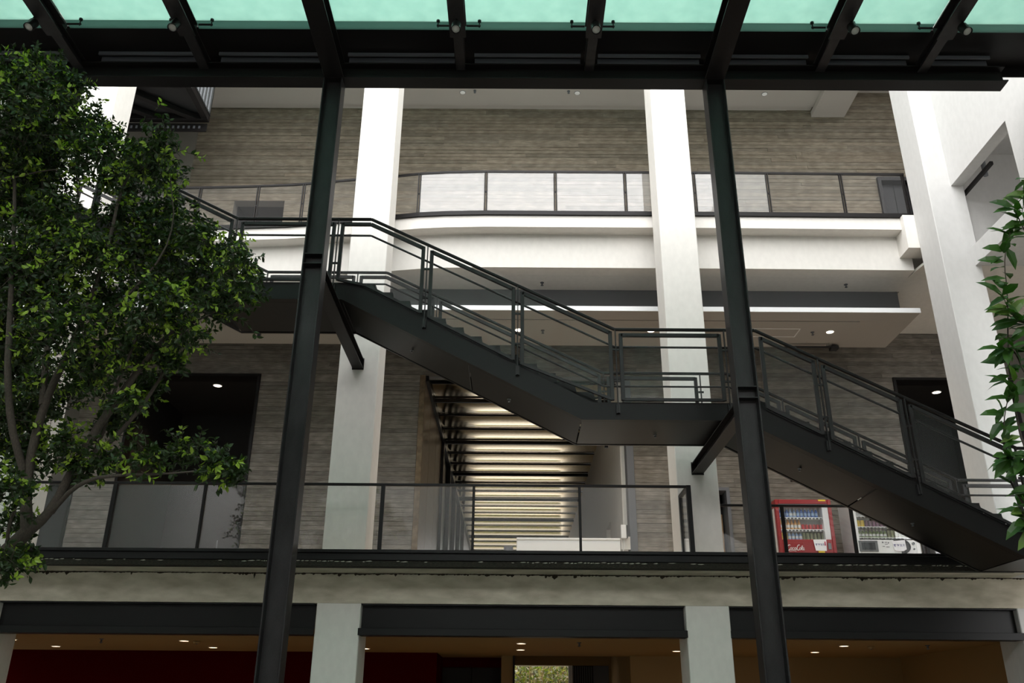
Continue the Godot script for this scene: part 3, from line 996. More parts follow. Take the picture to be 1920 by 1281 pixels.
func build_stair() -> void:
	var s := thing("staircase", "black steel staircase climbing from lower right to upper left between the columns", "staircase", Vector3(0, 4.06, -14.3))
	# outline of the stringers: top line and bottom line, from upper left to lower right
	var top := [[-9.256, 10.598], [-4.973, 8.424], [-2.766, 8.424], [1.243, 6.282], [3.832, 6.282], [7.857, 4.162], [9.687, 4.162]]
	var bot := [[-9.256, 10.286], [-5.112, 8.122], [-2.971, 8.122], [1.076, 6.002], [3.659, 6.002], [7.749, 3.86], [9.687, 3.86]]
	var st := begin()
	sheet(st, top, bot, 13.4, 13.421)
	part(s, "outer_stringer", st, M.black_steel)
	for g in [[top, 0.0, 0.016], [bot, 0.0, 0.016]]:
		st = begin()
		for i in top.size() - 1:
			var a := Vector3(g[0][i][0], g[0][i][1] - 0.008, -13.454)
			var b := Vector3(g[0][i + 1][0], g[0][i + 1][1] - 0.008, -13.454)
			bar(st, a, b, 0.11, 0.016)
		part(s, "stringer_flange", st, M.black_steel)
	st = begin()
	var ibot := []
	for p in bot:
		ibot.append([p[0], p[1] + 0.14])
	sheet(st, top, ibot, 15.197, 15.219)
	part(s, "inner_stringer", st, M.black_steel)
	# soffit panels with open joints
	var run := [[-9.256, 10.286], [-7.104, 9.162], [-5.112, 8.122], [-2.971, 8.122], [-0.775, 6.973], [1.076, 6.002], [3.659, 6.002], [5.704, 4.931], [7.749, 3.86], [9.687, 3.86]]
	for i in run.size() - 1:
		st = begin()
		var a := Vector3(run[i][0], run[i][1] + 0.012, 0)
		var b := Vector3(run[i + 1][0], run[i + 1][1] + 0.012, 0)
		var u := (b - a).normalized() * 0.012
		bar(st, a + u + Vector3(0, 0, -14.207), b - u + Vector3(0, 0, -14.207), 1.25, 0.014, 0.003)
		part(s, "soffit_panel", st, M.soffit_steel)
		for d in [13.54, 14.885]:
			st = begin()
			bar(st, a + Vector3(0, -0.004, -d), b + Vector3(0, -0.004, -d), 0.05, 0.02)
			part(s, "soffit_edge", st, M.black_steel)
	for q in [[-3.875, 8.122], [-1.83, 7.525], [-0.108, 6.623], [2.368, 6.002], [4.736, 5.438], [6.458, 4.536]]:
		st = begin()
		lathe(st, Vector3(q[0], q[1] - 0.012, -14.207), [[0.0, -0.05], [0.02, -0.05], [0.012, -0.02], [0.03, -0.012], [0.03, 0.0]], 8)
		part(s, "soffit_sprinkler", st, M.grey_steel)
	# landings
	for l in [[-4.951, -2.745, 8.381], [1.292, 3.875, 6.239]]:
		part(s, "landing_plate", ebox(l[0], l[1], l[2] - 0.06, l[2], 13.518, 15.197, 0.004), M.black_steel)
	# treads
	for f in [[-2.443, 8.488], [4.155, 6.357], [-9.149, 10.738]]:
		for i in 13:
			var x: float = f[0] + 0.311 * i
			var y: float = f[1] - 0.1642 * i
			if x > 9.2:
				continue
			st = begin()
			prism(st, [[x - 0.335, y - 0.03], [x, y - 0.03], [x + 0.035, y - 0.183], [x + 0.02, y - 0.183], [x - 0.012, y - 0.04], [x - 0.335, y - 0.04]], 13.561, 15.176)
			prism(st, [[x - 0.335, y - 0.0], [x, y], [x, y - 0.03], [x - 0.335, y - 0.03]], 13.561, 15.176)
			prism(st, [[x - 0.325, y - 0.04], [x - 0.01, y - 0.04], [x + 0.02, y - 0.183], [x - 0.325, y - 0.183]], 13.561, 13.583)
			part(s, "tread", st, M.black_steel)
	# the two balustrades
	for side in [[13.346, 1.0], [15.37, -1.0]]:
		var D: float = side[0]
		var inn: float = side[1]
		var rail := [Vector2(-9.149, 11.846), Vector2(-4.919, 9.672), Vector2(-2.559, 9.672), Vector2(1.65, 7.57), Vector2(3.982, 7.57), Vector2(7.911, 5.561), Vector2(9.256, 5.561)]
		var b := part(s, "balustrade", stair_rail(rail, D, 0.0, 0.05, 0.045), M.black_steel)
		# handrail on the walking side
		var hr := part(b, "handrail", stair_rail(rail, D + inn * 0.07, -0.29, 0.035, 0.03), M.black_steel)
		hr.position = Vector3.ZERO
		# framed panes: x0, x1 of each bay
		for q in [[-9.041, -7.534], [-7.48, -6.189], [-6.135, -5.016], [-4.822, -3.207], [-3.057, -1.614], [-1.464, -0.043], [0.108, 1.571], [1.744, 3.38], [4.068, 4.886], [5.037, 6.199], [6.35, 7.771], [8.018, 9.149]]:
			var xs := [q[0]]
			for v in rail:
				if v.x > q[0] + 0.05 and v.x < q[1] - 0.05:
					xs.append(v.x)
			xs.append(q[1])
			var up := []
			var lo := []
			for x in xs:
				up.append([x, line_y(rail, x) - 0.124])
				lo.append([x, stair_foot(x) + 0.03])
			st = begin()
			for i in xs.size() - 1:
				bar(st, Vector3(up[i][0], up[i][1], -D), Vector3(up[i + 1][0], up[i + 1][1], -D), 0.05, 0.062, 0.004)
				bar(st, Vector3(lo[i][0], lo[i][1], -D), Vector3(lo[i + 1][0], lo[i + 1][1], -D), 0.04, 0.045)
			for e in [0, xs.size() - 1]:
				bar(st, Vector3(up[e][0], up[e][1] + 0.025, -D), Vector3(lo[e][0], lo[e][1] - 0.015, -D), 0.05, 0.062, 0.004, Vector3.RIGHT)
			var fr := part(b, "pane_frame", st, M.column_steel)
			fr.position = Vector3.ZERO
			st = begin()
			sheet(st, up, lo, D - 0.005, D + 0.005)
			var gl := part(b, "glass_pane", st, M.rail_glass)
			gl.position = Vector3.ZERO
		for x in [-7.513, -6.156, -4.919, -3.132, -1.539, 0.032, 1.658, 3.466, 4.962, 6.275, 7.889]:
			st = begin()
			bar(st, Vector3(x, line_y(rail, x) - 0.02, -D), Vector3(x, stair_foot(x) - 0.2, -D - inn * 0.0), 0.05, 0.016, 0.0, Vector3.RIGHT)
			for y in [0.35, 0.9]:
				box(st, Vector3(x, stair_foot(x) + y, -D), Vector3(0.1, 0.03, 0.03))
			box(st, Vector3(x, stair_foot(x) - 0.12, -D - 0.03 * inn), Vector3(0.06, 0.16, 0.06))
			var po := part(b, "post", st, M.column_steel)
			po.position = Vector3.ZERO
	# foot joined to the gallery floor
	part(s, "foot_bridge", ebox(7.95, 9.3, 4.09, 4.16, 13.5, 15.16), M.black_steel)


func stair_foot(x: float) -> float:
	return line_y([Vector2(-9.256, 10.598), Vector2(-4.973, 8.424), Vector2(-2.766, 8.424), Vector2(1.243, 6.282), Vector2(3.832, 6.282), Vector2(7.857, 4.162), Vector2(9.687, 4.162)], x)


func line_y(l: Array, x: float) -> float:
	for i in l.size() - 1:
		if x <= l[i + 1].x or i == l.size() - 2:
			return lerpf(l[i].y, l[i + 1].y, (x - l[i].x) / (l[i + 1].x - l[i].x))
	return 0.0


func stair_rail(l: Array, d: float, dy: float, w: float, h: float) -> SurfaceTool:
	var st := begin()
	for i in l.size() - 1:
		bar(st, Vector3(l[i].x, l[i].y + dy - 0.02, -d), Vector3(l[i + 1].x, l[i + 1].y + dy - 0.02, -d), w, h, 0.006)
	return st


# ------------------------------------------------------------------ glass rails of the floors
func build_balustrades() -> void:
	# gallery edge
	var r := thing("glass_balustrade", "clear glass rail with thin black posts along the gallery edge above the lobby", "railing", Vector3(-3, 4.2, -15.2))
	var st := begin()
	ext(st, -10.6, 3.08, 5.32, 5.365, 15.175, 15.225, 0.005)
	part(r, "top_rail", st, M.black_steel)
	var px := [-10.55, -8.75, -7.05, -5.46, -3.9, -2.32, -0.72, 1.14, 3.05]
	for i in px.size():
		st = begin()
		var wide: float = 0.07 if i in [2, 5] else 0.045
		ext(st, px[i] - wide / 2, px[i] + wide / 2, 4.2, 5.32, 15.17, 15.20, 0.003)
		part(r, "post", st, M.black_steel)
	for i in px.size() - 1:
		part(r, "glass_pane", ebox(px[i] + 0.03, px[i + 1] - 0.03, 4.21, 5.31, 15.205, 15.217), M.clear_glass)
	st = begin()
	ext(st, 3.02, 3.10, 4.2, 5.365, 15.16, 15.26, 0.004)
	ext(st, 3.02, 3.08, 4.2, 5.365, 15.88, 15.97, 0.004)
	ext(st, 3.02, 3.08, 5.30, 5.365, 15.26, 15.88, 0.004)
	part(r, "return_frame", st, M.black_steel)
	part(r, "return_pane", ebox(3.04, 3.055, 4.21, 5.30, 15.26, 15.88), M.clear_glass)
	# set-back piece beside the stair foot
	r = thing("glass_balustrade", "short set-back glass rail in front of the two drinks machines", "railing", Vector3(6.3, 4.06, -16.6))
	part(r, "top_rail", ebox(3.82, 8.8, 5.31, 5.355, 16.575, 16.625, 0.005), M.black_steel)
	for x in [5.10, 6.41, 7.75]:
		part(r, "post", ebox(x - 0.035, x + 0.035, 4.06, 5.31, 16.58, 16.61, 0.003), M.black_steel)
	for a in [[3.84, 5.05], [5.15, 6.36], [6.46, 7.70], [7.80, 8.8]]:
		part(r, "glass_pane", ebox(a[0], a[1], 4.1, 5.3, 16.615, 16.627), M.clear_glass)
	# upper curved rail
	r = thing("glass_balustrade", "curved glass rail with black posts along the upper floor edge", "railing", Vector3(0, 11.95, -16.95))
	for g in [[11.93, 12.03, -0.035, 0.06, "bottom_channel"], [13.07, 13.115, -0.01, 0.04, "top_rail"]]:
		st = begin()
		slab(st, band(EDGE.slice(1), g[2], g[3]), g[0], g[1])
		part(r, g[4], st, M.black_steel)
	px = [-10.3, -8.9, -7.5, -6.1, -5.0, -3.72, -2.23, -0.70, 0.88, 2.47, 4.05, 5.72, 7.41, 8.84]
	for x in px:
		var d := edge_at(x)
		st = begin()
		ext(st, x - 0.035, x - 0.012, 12.03, 13.07, d - 0.005, d + 0.035)
		ext(st, x + 0.012, x + 0.035, 12.03, 13.07, d - 0.005, d + 0.035)
		box(st, Vector3(x, 12.55, -d - 0.01), Vector3(0.05, 0.03, 0.03))
		part(r, "post", st, M.black_steel)
	for i in px.size() - 1:
		var e := [[px[i] + 0.04, edge_at(px[i] + 0.04)]]
		for v in EDGE:
			if v[0] > px[i] + 0.06 and v[0] < px[i + 1] - 0.06:
				e.append(v)
		e.append([px[i + 1] - 0.04, edge_at(px[i + 1] - 0.04)])
		st = begin()
		slab(st, band(e, 0.008, 0.02), 12.03, 13.07)
		part(r, "glass_pane", st, M.upper_rail_glass if i >= 6 and i <= 10 else M.rail_glass)


func edge_at(x: float) -> float:
	for i in EDGE.size() - 1:
		if x <= EDGE[i + 1][0]:
			return lerpf(EDGE[i][1], EDGE[i + 1][1], (x - EDGE[i][0]) / (EDGE[i + 1][0] - EDGE[i][0]))
	return EDGE[-1][1]


# ------------------------------------------------------------------ drinks machines
func strokes(st: SurfaceTool, list: Array, o: Vector3, sc: float, thick := 0.06) -> void:
	for l in list:
		bar(st, o + Vector3(l[0], l[1], 0) * sc, o + Vector3(l[2], l[3], 0) * sc, thick * sc * 0.6 if false else 0.002, thick * sc)


func notice(st: SurfaceTool, o: Vector3, sc: float) -> void:
	# the four characters of the notice, stroke by stroke, on a unit square each
	var zan := [[0.05, 0.9, 0.55, 0.9], [0.1, 0.75, 0.5, 0.75], [0.1, 0.6, 0.5, 0.6], [0.05, 0.5, 0.55, 0.5], [0.3, 1.0, 0.3, 0.45], [0.6, 0.9, 0.95, 0.97], [0.65, 0.9, 0.6, 0.5], [0.65, 0.72, 0.97, 0.72], [0.82, 0.72, 0.82, 0.45], [0.25, 0.38, 0.75, 0.38], [0.25, 0.2, 0.75, 0.2], [0.25, 0.02, 0.75, 0.02], [0.25, 0.38, 0.25, 0.02], [0.75, 0.38, 0.75, 0.02]]
	var ting := [[0.25, 1.0, 0.05, 0.6], [0.17, 0.75, 0.17, 0.0], [0.62, 1.0, 0.62, 0.9], [0.35, 0.88, 0.95, 0.88], [0.45, 0.78, 0.85, 0.78], [0.45, 0.6, 0.85, 0.6], [0.45, 0.78, 0.45, 0.6], [0.85, 0.78, 0.85, 0.6], [0.33, 0.5, 0.97, 0.5], [0.33, 0.5, 0.33, 0.38], [0.97, 0.5, 0.97, 0.38], [0.42, 0.34, 0.88, 0.34], [0.65, 0.34, 0.65, 0.02], [0.65, 0.02, 0.52, 0.08]]
	var shi := [[0.25, 1.0, 0.05, 0.6], [0.17, 0.75, 0.17, 0.0], [0.33, 0.85, 0.97, 0.85], [0.65, 1.0, 0.65, 0.4], [0.42, 0.7, 0.88, 0.7], [0.42, 0.45, 0.88, 0.45], [0.42, 0.7, 0.42, 0.45], [0.88, 0.7, 0.88, 0.45], [0.65, 0.4, 0.33, 0.02], [0.42, 0.32, 0.97, 0.02]]
	var yong := [[0.18, 0.95, 0.82, 0.95], [0.18, 0.95, 0.18, 0.3], [0.18, 0.3, 0.08, 0.0], [0.82, 0.95, 0.82, 0.02], [0.82, 0.02, 0.7, 0.06], [0.18, 0.66, 0.82, 0.66], [0.18, 0.36, 0.82, 0.36], [0.5, 0.95, 0.5, 0.02]]
	var k := 0
	for g in [zan, ting, shi, yong]:
		strokes(st, g, o + Vector3(k * 1.18 * sc, 0, 0), sc, 0.1)
		k += 1


func script_line(st: SurfaceTool, pts: Array, o: Vector3, sc: float, r: float) -> void:
	var v := []
	var rr := []
	for p in pts:
		v.append(o + Vector3(p[0] + p[1] * 0.28, p[1], 0) * sc)
		rr.append(r)
	tube(st, v, rr, 6)


func arc(cx: float, cy: float, rx: float, ry: float, a0: float, a1: float, n := 10) -> Array:
	var out := []
	for i in n + 1:
		var a := deg_to_rad(lerpf(a0, a1, float(i) / n))
		out.append([cx + rx * cos(a), cy + ry * sin(a)])
	return out


func bottle(material: Material, cap: Material, tall: float, r: float, can: bool, label: String, group: String) -> Node3D:
	var o := thing("drink_can" if can else "drink_bottle", label, "drink", Vector3.ZERO, group)
	var st := begin()
	if can:
		lathe(st, Vector3.ZERO, [[0.0, 0.0], [r * 0.8, 0.0], [r, 0.012], [r, tall - 0.014], [r * 0.82, tall], [0.0, tall]], 12)
		part(o, "body", st, material)
		st = begin()
		lathe(st, Vector3(0, tall, 0), [[r * 0.8, 0.0], [r * 0.8, 0.004], [0.0, 0.004]], 12)
		part(o, "lid", st, M.grey_steel)
	else:
		lathe(st, Vector3.ZERO, [[0.0, 0.0], [r * 0.9, 0.0], [r, 0.012], [r, tall * 0.62], [r * 0.42, tall * 0.86], [r * 0.4, tall * 0.92]], 12)
		part(o, "body", st, material)
		st = begin()
		lathe(st, Vector3(0, tall * 0.9, 0), [[r * 0.46, 0.0], [r * 0.46, tall * 0.1], [0.0, tall * 0.1]], 10)
		part(o, "cap", st, cap)
		st = begin()
		lathe(st, Vector3.ZERO, [[r * 1.01, tall * 0.22], [r * 1.02, tall * 0.23], [r * 1.02, tall * 0.5], [r * 1.01, tall * 0.51]], 12)
		part(o, "wrapper", st, M.cap_white if material != M.drink_blue else M.drink_paleblue)
	return o


func drinks(material: Material, cap: Material, tall: float, r: float, can: bool, label: String, group: String, xs: Array, y: float, d: float) -> void:
	var first: Node3D = null
	for i in xs.size():
		var at := Vector3(xs[i], y, -d)
		var said := nth(i, xs.size()) + " " + label
		if first == null:
			first = bottle(material, cap, tall, r, can, said, group)
			first.position = at
		else:
			copy(first, "drink_can" if can else "drink_bottle", at, said)


func row(x0: float, step: float, n: int) -> Array:
	var a := []
	for i in n:
		a.append(x0 + step * i)
	return a


func build_machines() -> void:
	# red machine
	var m := thing("vending_machine", "red drinks vending machine on the gallery right of the right steel column", "vending machine", Vector3(6.48, 4.06, -19.9))
	var st := begin()
	ext(st, 5.85, 5.93, 4.1, 6.13, 19.5, 20.3, 0.01)
	ext(st, 7.03, 7.11, 4.1, 6.13, 19.5, 20.3, 0.01)
	ext(st, 5.93, 7.03, 6.03, 6.13, 19.5, 20.3, 0.01)
	ext(st, 5.93, 7.03, 4.1, 5.24, 19.5, 20.3, 0.01)
	ext(st, 5.93, 7.03, 5.24, 6.03, 20.2, 20.3)
	part(m, "cabinet", st, M.machine_red)
	part(m, "plinth", ebox(5.9, 7.06, 4.06, 4.1, 19.55, 20.28), M.black_plastic)
	part(m, "display_back", ebox(5.93, 7.03, 5.24, 6.03, 19.80, 19.82), M.display_back)
	st = begin()
	ext(st, 6.90, 7.03, 5.24, 6.03, 19.53, 19.80)
	part(m, "display_cheek", st, M.machine_white)
	for y in [5.745, 5.475, 5.25]:
		var sh := part(m, "shelf", ebox(5.93, 6.92, y - 0.02, y, 19.56, 19.80), M.machine_white)
		for i in 12:
			var bt := part(sh, "price_button", ebox(5.955 + i * 0.08, 6.0 + i * 0.08, y - 0.045, y - 0.018, 19.55, 19.562), M.black_plastic)
			bt.position = Vector3.ZERO
		var lip := part(sh, "price_strip", ebox(5.93, 6.92, y - 0.05, y - 0.012, 19.562, 19.572), M.cap_white)
		lip.position = Vector3.ZERO
	part(m, "display_glass", ebox(5.93, 7.03, 5.24, 5.975, 19.515, 19.522), M.clear_glass)
	part(m, "grey_header", ebox(5.93, 7.03, 5.975, 6.03, 19.51, 19.53), M.grey_frame)
	part(m, "yellow_sticker", ebox(6.83, 6.99, 6.095, 6.128, 19.492, 19.499), M.yellow_plastic)
	# dispensing flap with white script
	var fl := part(m, "flap", ebox(5.98, 6.38, 4.75, 5.17, 19.47, 19.5, 0.01), M.machine_red)
	st = begin()
	var o := Vector3(5.995, 5.0, -19.468)
	var sc := 0.062
	script_line(st, arc(0.55, 0.85, 0.55, 0.95, 50, 320, 14), o, sc, 0.0075)
	script_line(st, arc(1.35, 0.42, 0.3, 0.42, 0, 360, 12), o, sc, 0.006)
	script_line(st, arc(2.1, 0.42, 0.3, 0.42, 55, 320, 10), o, sc, 0.006)
	script_line(st, arc(2.8, 0.42, 0.3, 0.42, 0, 360, 12), o, sc, 0.006)
	script_line(st, [[3.1, 0.84], [3.1, 0.1], [3.25, 0.0], [3.4, 0.1]], o, sc, 0.006)
	script_line(st, [[3.2, 0.45], [3.5, 0.45]], o, sc, 0.005)
	script_line(st, arc(3.95, 0.85, 0.5, 0.95, 55, 310, 14), o, sc, 0.0075)
	script_line(st, arc(4.65, 0.42, 0.28, 0.42, 0, 360, 12), o, sc, 0.006)
	script_line(st, [[4.95, 0.3], [5.3, 1.2], [5.2, 1.6], [5.05, 1.3], [5.1, 0.1], [5.3, 0.0]], o, sc, 0.006)
	script_line(st, arc(5.6, 0.42, 0.28, 0.42, 0, 360, 12), o, sc, 0.006)
	script_line(st, [[5.9, 0.84], [5.88, 0.1], [6.05, 0.0], [6.2, 0.15]], o, sc, 0.006)
	script_line(st, [[0.4, -0.1], [1.2, -0.45], [2.4, -0.25], [3.4, -0.5]], o, sc, 0.004)
	var lg := part(fl, "white_lettering", st, M.cap_white)
	lg.position = Vector3.ZERO
	part(m, "coin_slot", ebox(6.92, 6.99, 5.02, 5.16, 19.485, 19.5, 0.006), M.grey_steel)
	part(m, "lock_plate", ebox(6.80, 6.86, 5.17, 5.23, 19.485, 19.5, 0.004), M.grey_steel)
	part(m, "side_label", ebox(5.845, 5.85, 4.9, 5.95, 19.62, 19.85), M.cap_white, "pale lettered strip on the side")
	part(m, "yellow_tag", ebox(6.69, 6.83, 4.90, 4.99, 19.48, 19.5, 0.004), M.yellow_plastic)
	var n := thing("paper_notice", "white paper notice taped on the red vending machine", "notice", Vector3(6.73, 5.1, -19.49))
	st = begin()
	prism(st, [[6.60, 5.23], [6.89, 5.235], [6.87, 4.985], [6.63, 4.99]], 19.472, 19.476)
	part(n, "sheet", st, M.paper)
	st = begin()
	notice(st, Vector3(6.635, 5.10, -19.47), 0.045)
	part(n, "printed_characters", st, M.print_blue)
	part(n, "red_mark", ebox(6.84, 6.865, 5.1, 5.19, 19.468, 19.471), M.print_red)
	# white machine
	m = thing("vending_machine", "white drinks vending machine on the gallery under the stair flight", "vending machine", Vector3(8.25, 4.06, -19.9))
	st = begin()
	ext(st, 7.54, 7.64, 4.1, 6.13, 19.5, 20.3, 0.01)
	ext(st, 8.86, 8.96, 4.1, 6.13, 19.5, 20.3, 0.01)
	ext(st, 7.64, 8.86, 6.03, 6.13, 19.5, 20.3, 0.01)
	ext(st, 7.64, 8.86, 4.1, 5.24, 19.5, 20.3, 0.01)
	ext(st, 7.64, 8.86, 5.24, 6.03, 20.2, 20.3)
	part(m, "cabinet", st, M.machine_white)
	part(m, "plinth", ebox(7.58, 8.92, 4.06, 4.1, 19.55, 20.28), M.black_plastic)
	part(m, "display_back", ebox(7.64, 8.86, 5.24, 6.03, 19.80, 19.82), M.display_back)
	for y in [5.78, 5.545, 5.305]:
		var sh := part(m, "shelf", ebox(7.64, 8.86, y - 0.02, y, 19.56, 19.80), M.machine_white)
		for i in 14:
			var bt := part(sh, "price_button", ebox(7.70 + i * 0.08, 7.745 + i * 0.08, y - 0.045, y - 0.018, 19.55, 19.562), M.black_plastic)
			bt.position = Vector3.ZERO
	part(m, "display_glass", ebox(7.64, 8.86, 5.26, 6.0, 19.515, 19.522), M.clear_glass)
	st = begin()
	ext(st, 7.60, 8.02, 4.98, 5.22, 19.485, 19.5, 0.008)
	part(m, "screen_bezel", st, M.grey_steel)
	part(m, "screen", ebox(7.66, 7.96, 5.02, 5.18, 19.478, 19.486, 0.004), M.screen_dark)
	st = begin()
	for q in [[8.12, 5.17, 0.03, 0.03], [8.18, 5.18, 0.05, 0.012], [8.18, 5.14, 0.06, 0.012], [8.25, 5.16, 0.02, 0.03], [8.12, 5.09, 0.05, 0.012], [8.2, 5.08, 0.07, 0.012]]:
		ext(st, q[0], q[0] + q[2], q[1], q[1] + q[3], 19.494, 19.501)
	part(m, "keypad_marks", st, M.grey_frame)
	st = begin()
	var disc := arc(8.52, 5.10, 0.22, 0.17, -90, 90, 14)
	prism(st, disc, 19.49, 19.5)
	ext(st, 8.38, 8.62, 5.22, 5.27, 19.49, 19.5)
	part(m, "black_disc", st, M.black_plastic)
	st = begin()
	lathe(st, Vector3(8.80, 5.16, -19.49), [[0.0, 0.0], [0.03, 0.0], [0.03, 0.02]], 12, Basis(Vector3.RIGHT, PI / 2))
	lathe(st, Vector3(8.80, 5.04, -19.49), [[0.0, 0.0], [0.02, 0.0], [0.02, 0.02]], 12, Basis(Vector3.RIGHT, PI / 2))
	part(m, "coin_knob", st, M.grey_steel)
	n = thing("paper_notice", "white paper notice taped on the white vending machine", "notice", Vector3(8.5, 5.1, -19.48))
	st = begin()
	prism(st, [[8.33, 5.21], [8.62, 5.235], [8.63, 5.03], [8.56, 4.995], [8.42, 4.99], [8.36, 5.02]], 19.472, 19.476)
	part(n, "sheet", st, M.paper)
	st = begin()
	notice(st, Vector3(8.355, 5.09, -19.47), 0.055)
	part(n, "printed_characters", st, M.print_blue)
	# goods
	var g := "drinks in the red machine"
	drinks(M.drink_blue, M.cap_white, 0.215, 0.036, false, "small blue bottle in the top row of the red machine", g, row(5.985, 0.082, 3), 5.745, 19.68)
	drinks(M.drink_paleblue, M.cap_white, 0.215, 0.036, false, "pale blue bottle in the top row of the red machine", g, row(6.231, 0.082, 2), 5.745, 19.68)
	drinks(M.drink_blue, M.cap_white, 0.215, 0.036, false, "deep blue bottle right of the pale pair in the red machine", g, row(6.395, 0.082, 6), 5.745, 19.68)
	drinks(M.drink_orange, M.drink_orange, 0.225, 0.037, false, "orange bottle in the middle row of the red machine", g, row(5.985, 0.082, 6), 5.475, 19.68)
	drinks(M.drink_red, M.cap_white, 0.125, 0.036, true, "short red can in the middle row of the red machine", g, row(6.477, 0.082, 6), 5.475, 19.68)
	drinks(M.drink_yellow, M.cap_white, 0.165, 0.036, true, "yellow can in the bottom row of the red machine", g, row(5.985, 0.082, 2), 5.25, 19.68)
	drinks(M.drink_paleblue, M.cap_white, 0.175, 0.036, false, "clear pale bottle in the bottom row of the red machine", g, row(6.149, 0.082, 4), 5.25, 19.68)
	drinks(M.drink_olive, M.cap_white, 0.17, 0.036, true, "olive can in the bottom row of the red machine", g, row(6.477, 0.082, 6), 5.25, 19.68)
	g = "drinks in the white machine"
	drinks(M.drink_yellow, M.cap_white, 0.16, 0.045, true, "yellow can in the middle row of the white machine", g, row(7.72, 0.095, 2), 5.545, 19.68)
	drinks(M.drink_purple, M.cap_white, 0.16, 0.036, true, "dark purple can in the middle row of the white machine", g, row(7.91, 0.082, 11), 5.545, 19.68)
	drinks(M.drink_green, M.cap_white, 0.19, 0.036, false, "green tea bottle in the bottom row of the white machine", g, row(7.715, 0.082, 8), 5.305, 19.68)
	drinks(M.drink_olive, M.cap_white, 0.18, 0.036, true, "olive can right of the green bottles in the white machine", g, row(8.371, 0.082, 6), 5.305, 19.68)


# ------------------------------------------------------------------ small fittings
func sprinkler(label: String, group: String, at: Vector3) -> void:
	var o := thing("sprinkler", label, "sprinkler", at, group)
	var st := begin()
	lathe(st, at, [[0.045, 0.0], [0.045, -0.012], [0.014, -0.016], [0.014, -0.06], [0.035, -0.068], [0.035, -0.075], [0.0, -0.078]], 10)
	part(o, "head", st, M.grey_frame)
	st = begin()
	bar(st, at + Vector3(0.016, -0.016, 0), at + Vector3(0.006, -0.09, 0), 0.008, 0.008)
	bar(st, at + Vector3(-0.016, -0.016, 0), at + Vector3(-0.006, -0.09, 0), 0.008, 0.008)
	part(o, "yoke", st, M.grey_frame)


func build_details() -> void:
	var k := 0
	for x in [-5.64, 0.63, 6.91]:
		k += 1
		sprinkler(nth(k - 1, 3) + " small grey sprinkler head under the dropped ceiling", "sprinklers under the dropped ceiling", Vector3(x, 9.872, -18.63))
	k = 0
	for x in [0.6, 5.2, 7.6]:
		k += 1
		sprinkler(nth(k - 1, 3) + " small grey sprinkler head under the soffit behind the white edge beam", "sprinklers under the gallery soffit", Vector3(x, 10.8, -18.0))
	k = 0
	for x in [-1.2, 1.45, 4.6]:
		k += 1
		sprinkler(nth(k - 1, 3) + " small grey sprinkler head under the top ceiling", "sprinklers under the top ceiling", Vector3(x, 17.84, -19.9))
	k = 0
	for x in [-8.2, -4.9, 1.3, 5.0, 8.2]:
		k += 1
		sprinkler(nth(k - 1, 5) + " small grey sprinkler head under the lobby ceiling", "sprinklers under the lobby ceiling", Vector3(x, 2.95, -18.3))
	var st := begin()
	k = 0
	for x in [-1.55, 1.7, 7.0]:
		k += 1
		var o := thing("ceiling_speaker", nth(k - 1, 3) + " round pale speaker grille under the top ceiling", "speaker", Vector3(x, 17.84, -19.98), "speakers under the top ceiling")
		st = begin()
		lathe(st, Vector3(x, 17.84, -19.98), [[0.075, 0.0], [0.075, -0.012], [0.06, -0.022], [0.0, -0.025]], 16)
		part(o, "grille", st, M.white_lacquer)
		st = begin()
		lathe(st, Vector3(x, 17.84, -19.98), [[0.09, 0.0], [0.09, -0.008], [0.075, -0.01]], 16)
		part(o, "ring", st, M.grey_steel)
	for q in [[-6.45, "left"], [7.25, "right"]]:
		var o := thing("smoke_detector", "round smoke detector on the lobby ceiling in the %s bay" % q[1], "detector", Vector3(q[0], 2.95, -18.75))
		st = begin()
		lathe(st, Vector3(q[0], 2.95, -18.75), [[0.075, 0.0], [0.075, -0.02], [0.06, -0.045], [0.0, -0.05]], 14)
		part(o, "shell", st, M.tan_paint)
		st = begin()
		lathe(st, Vector3(q[0], 2.9, -18.75), [[0.02, 0.0], [0.02, -0.01], [0.0, -0.012]], 8)
		part(o, "sensor", st, M.grey_frame)
	var cm := thing("security_camera", "small black camera under the right rear edge of the dropped ceiling", "camera", Vector3(7.66, 9.872, -19.4))
	part(cm, "housing", ebox(7.57, 7.75, 9.75, 9.832, 19.3, 19.5, 0.01), M.black_plastic)
	part(cm, "mount", ebox(7.63, 7.69, 9.832, 9.872, 19.37, 19.43), M.black_plastic)
	part(cm, "slot_strip", ebox(6.49, 7.57, 9.80, 9.83, 19.36, 19.42), M.black_plastic)


func downlight(label: String, group: String, at: Vector3, r: float, m: StandardMaterial3D, energy: float, c: Color) -> void:
	var o := thing("downlight", label, "lamp", at, group)
	var st := begin()
	lathe(st, at, [[r * 1.25, 0.0], [r * 1.25, -0.01], [r * 1.02, -0.014], [r, -0.004]], 20)
	part(o, "trim_ring", st, M.white_lacquer)
	st = begin()
	lathe(st, at, [[r, -0.006], [0.0, -0.008]], 20)
	part(o, "lamp_lens", st, m)
	var l := SpotLight3D.new()
	l.name = "downlight_beam"
	l.light_color = c
	l.light_energy = energy
	l.light_size = r
	l.spot_range = 30.0
	l.spot_attenuation = 2.0
	l.spot_angle = 62.0
	l.shadow_enabled = true
	l.position = Vector3(0, -0.03, 0)
	l.rotation_degrees = Vector3(-90, 0, 0)
	o.add_child(l)


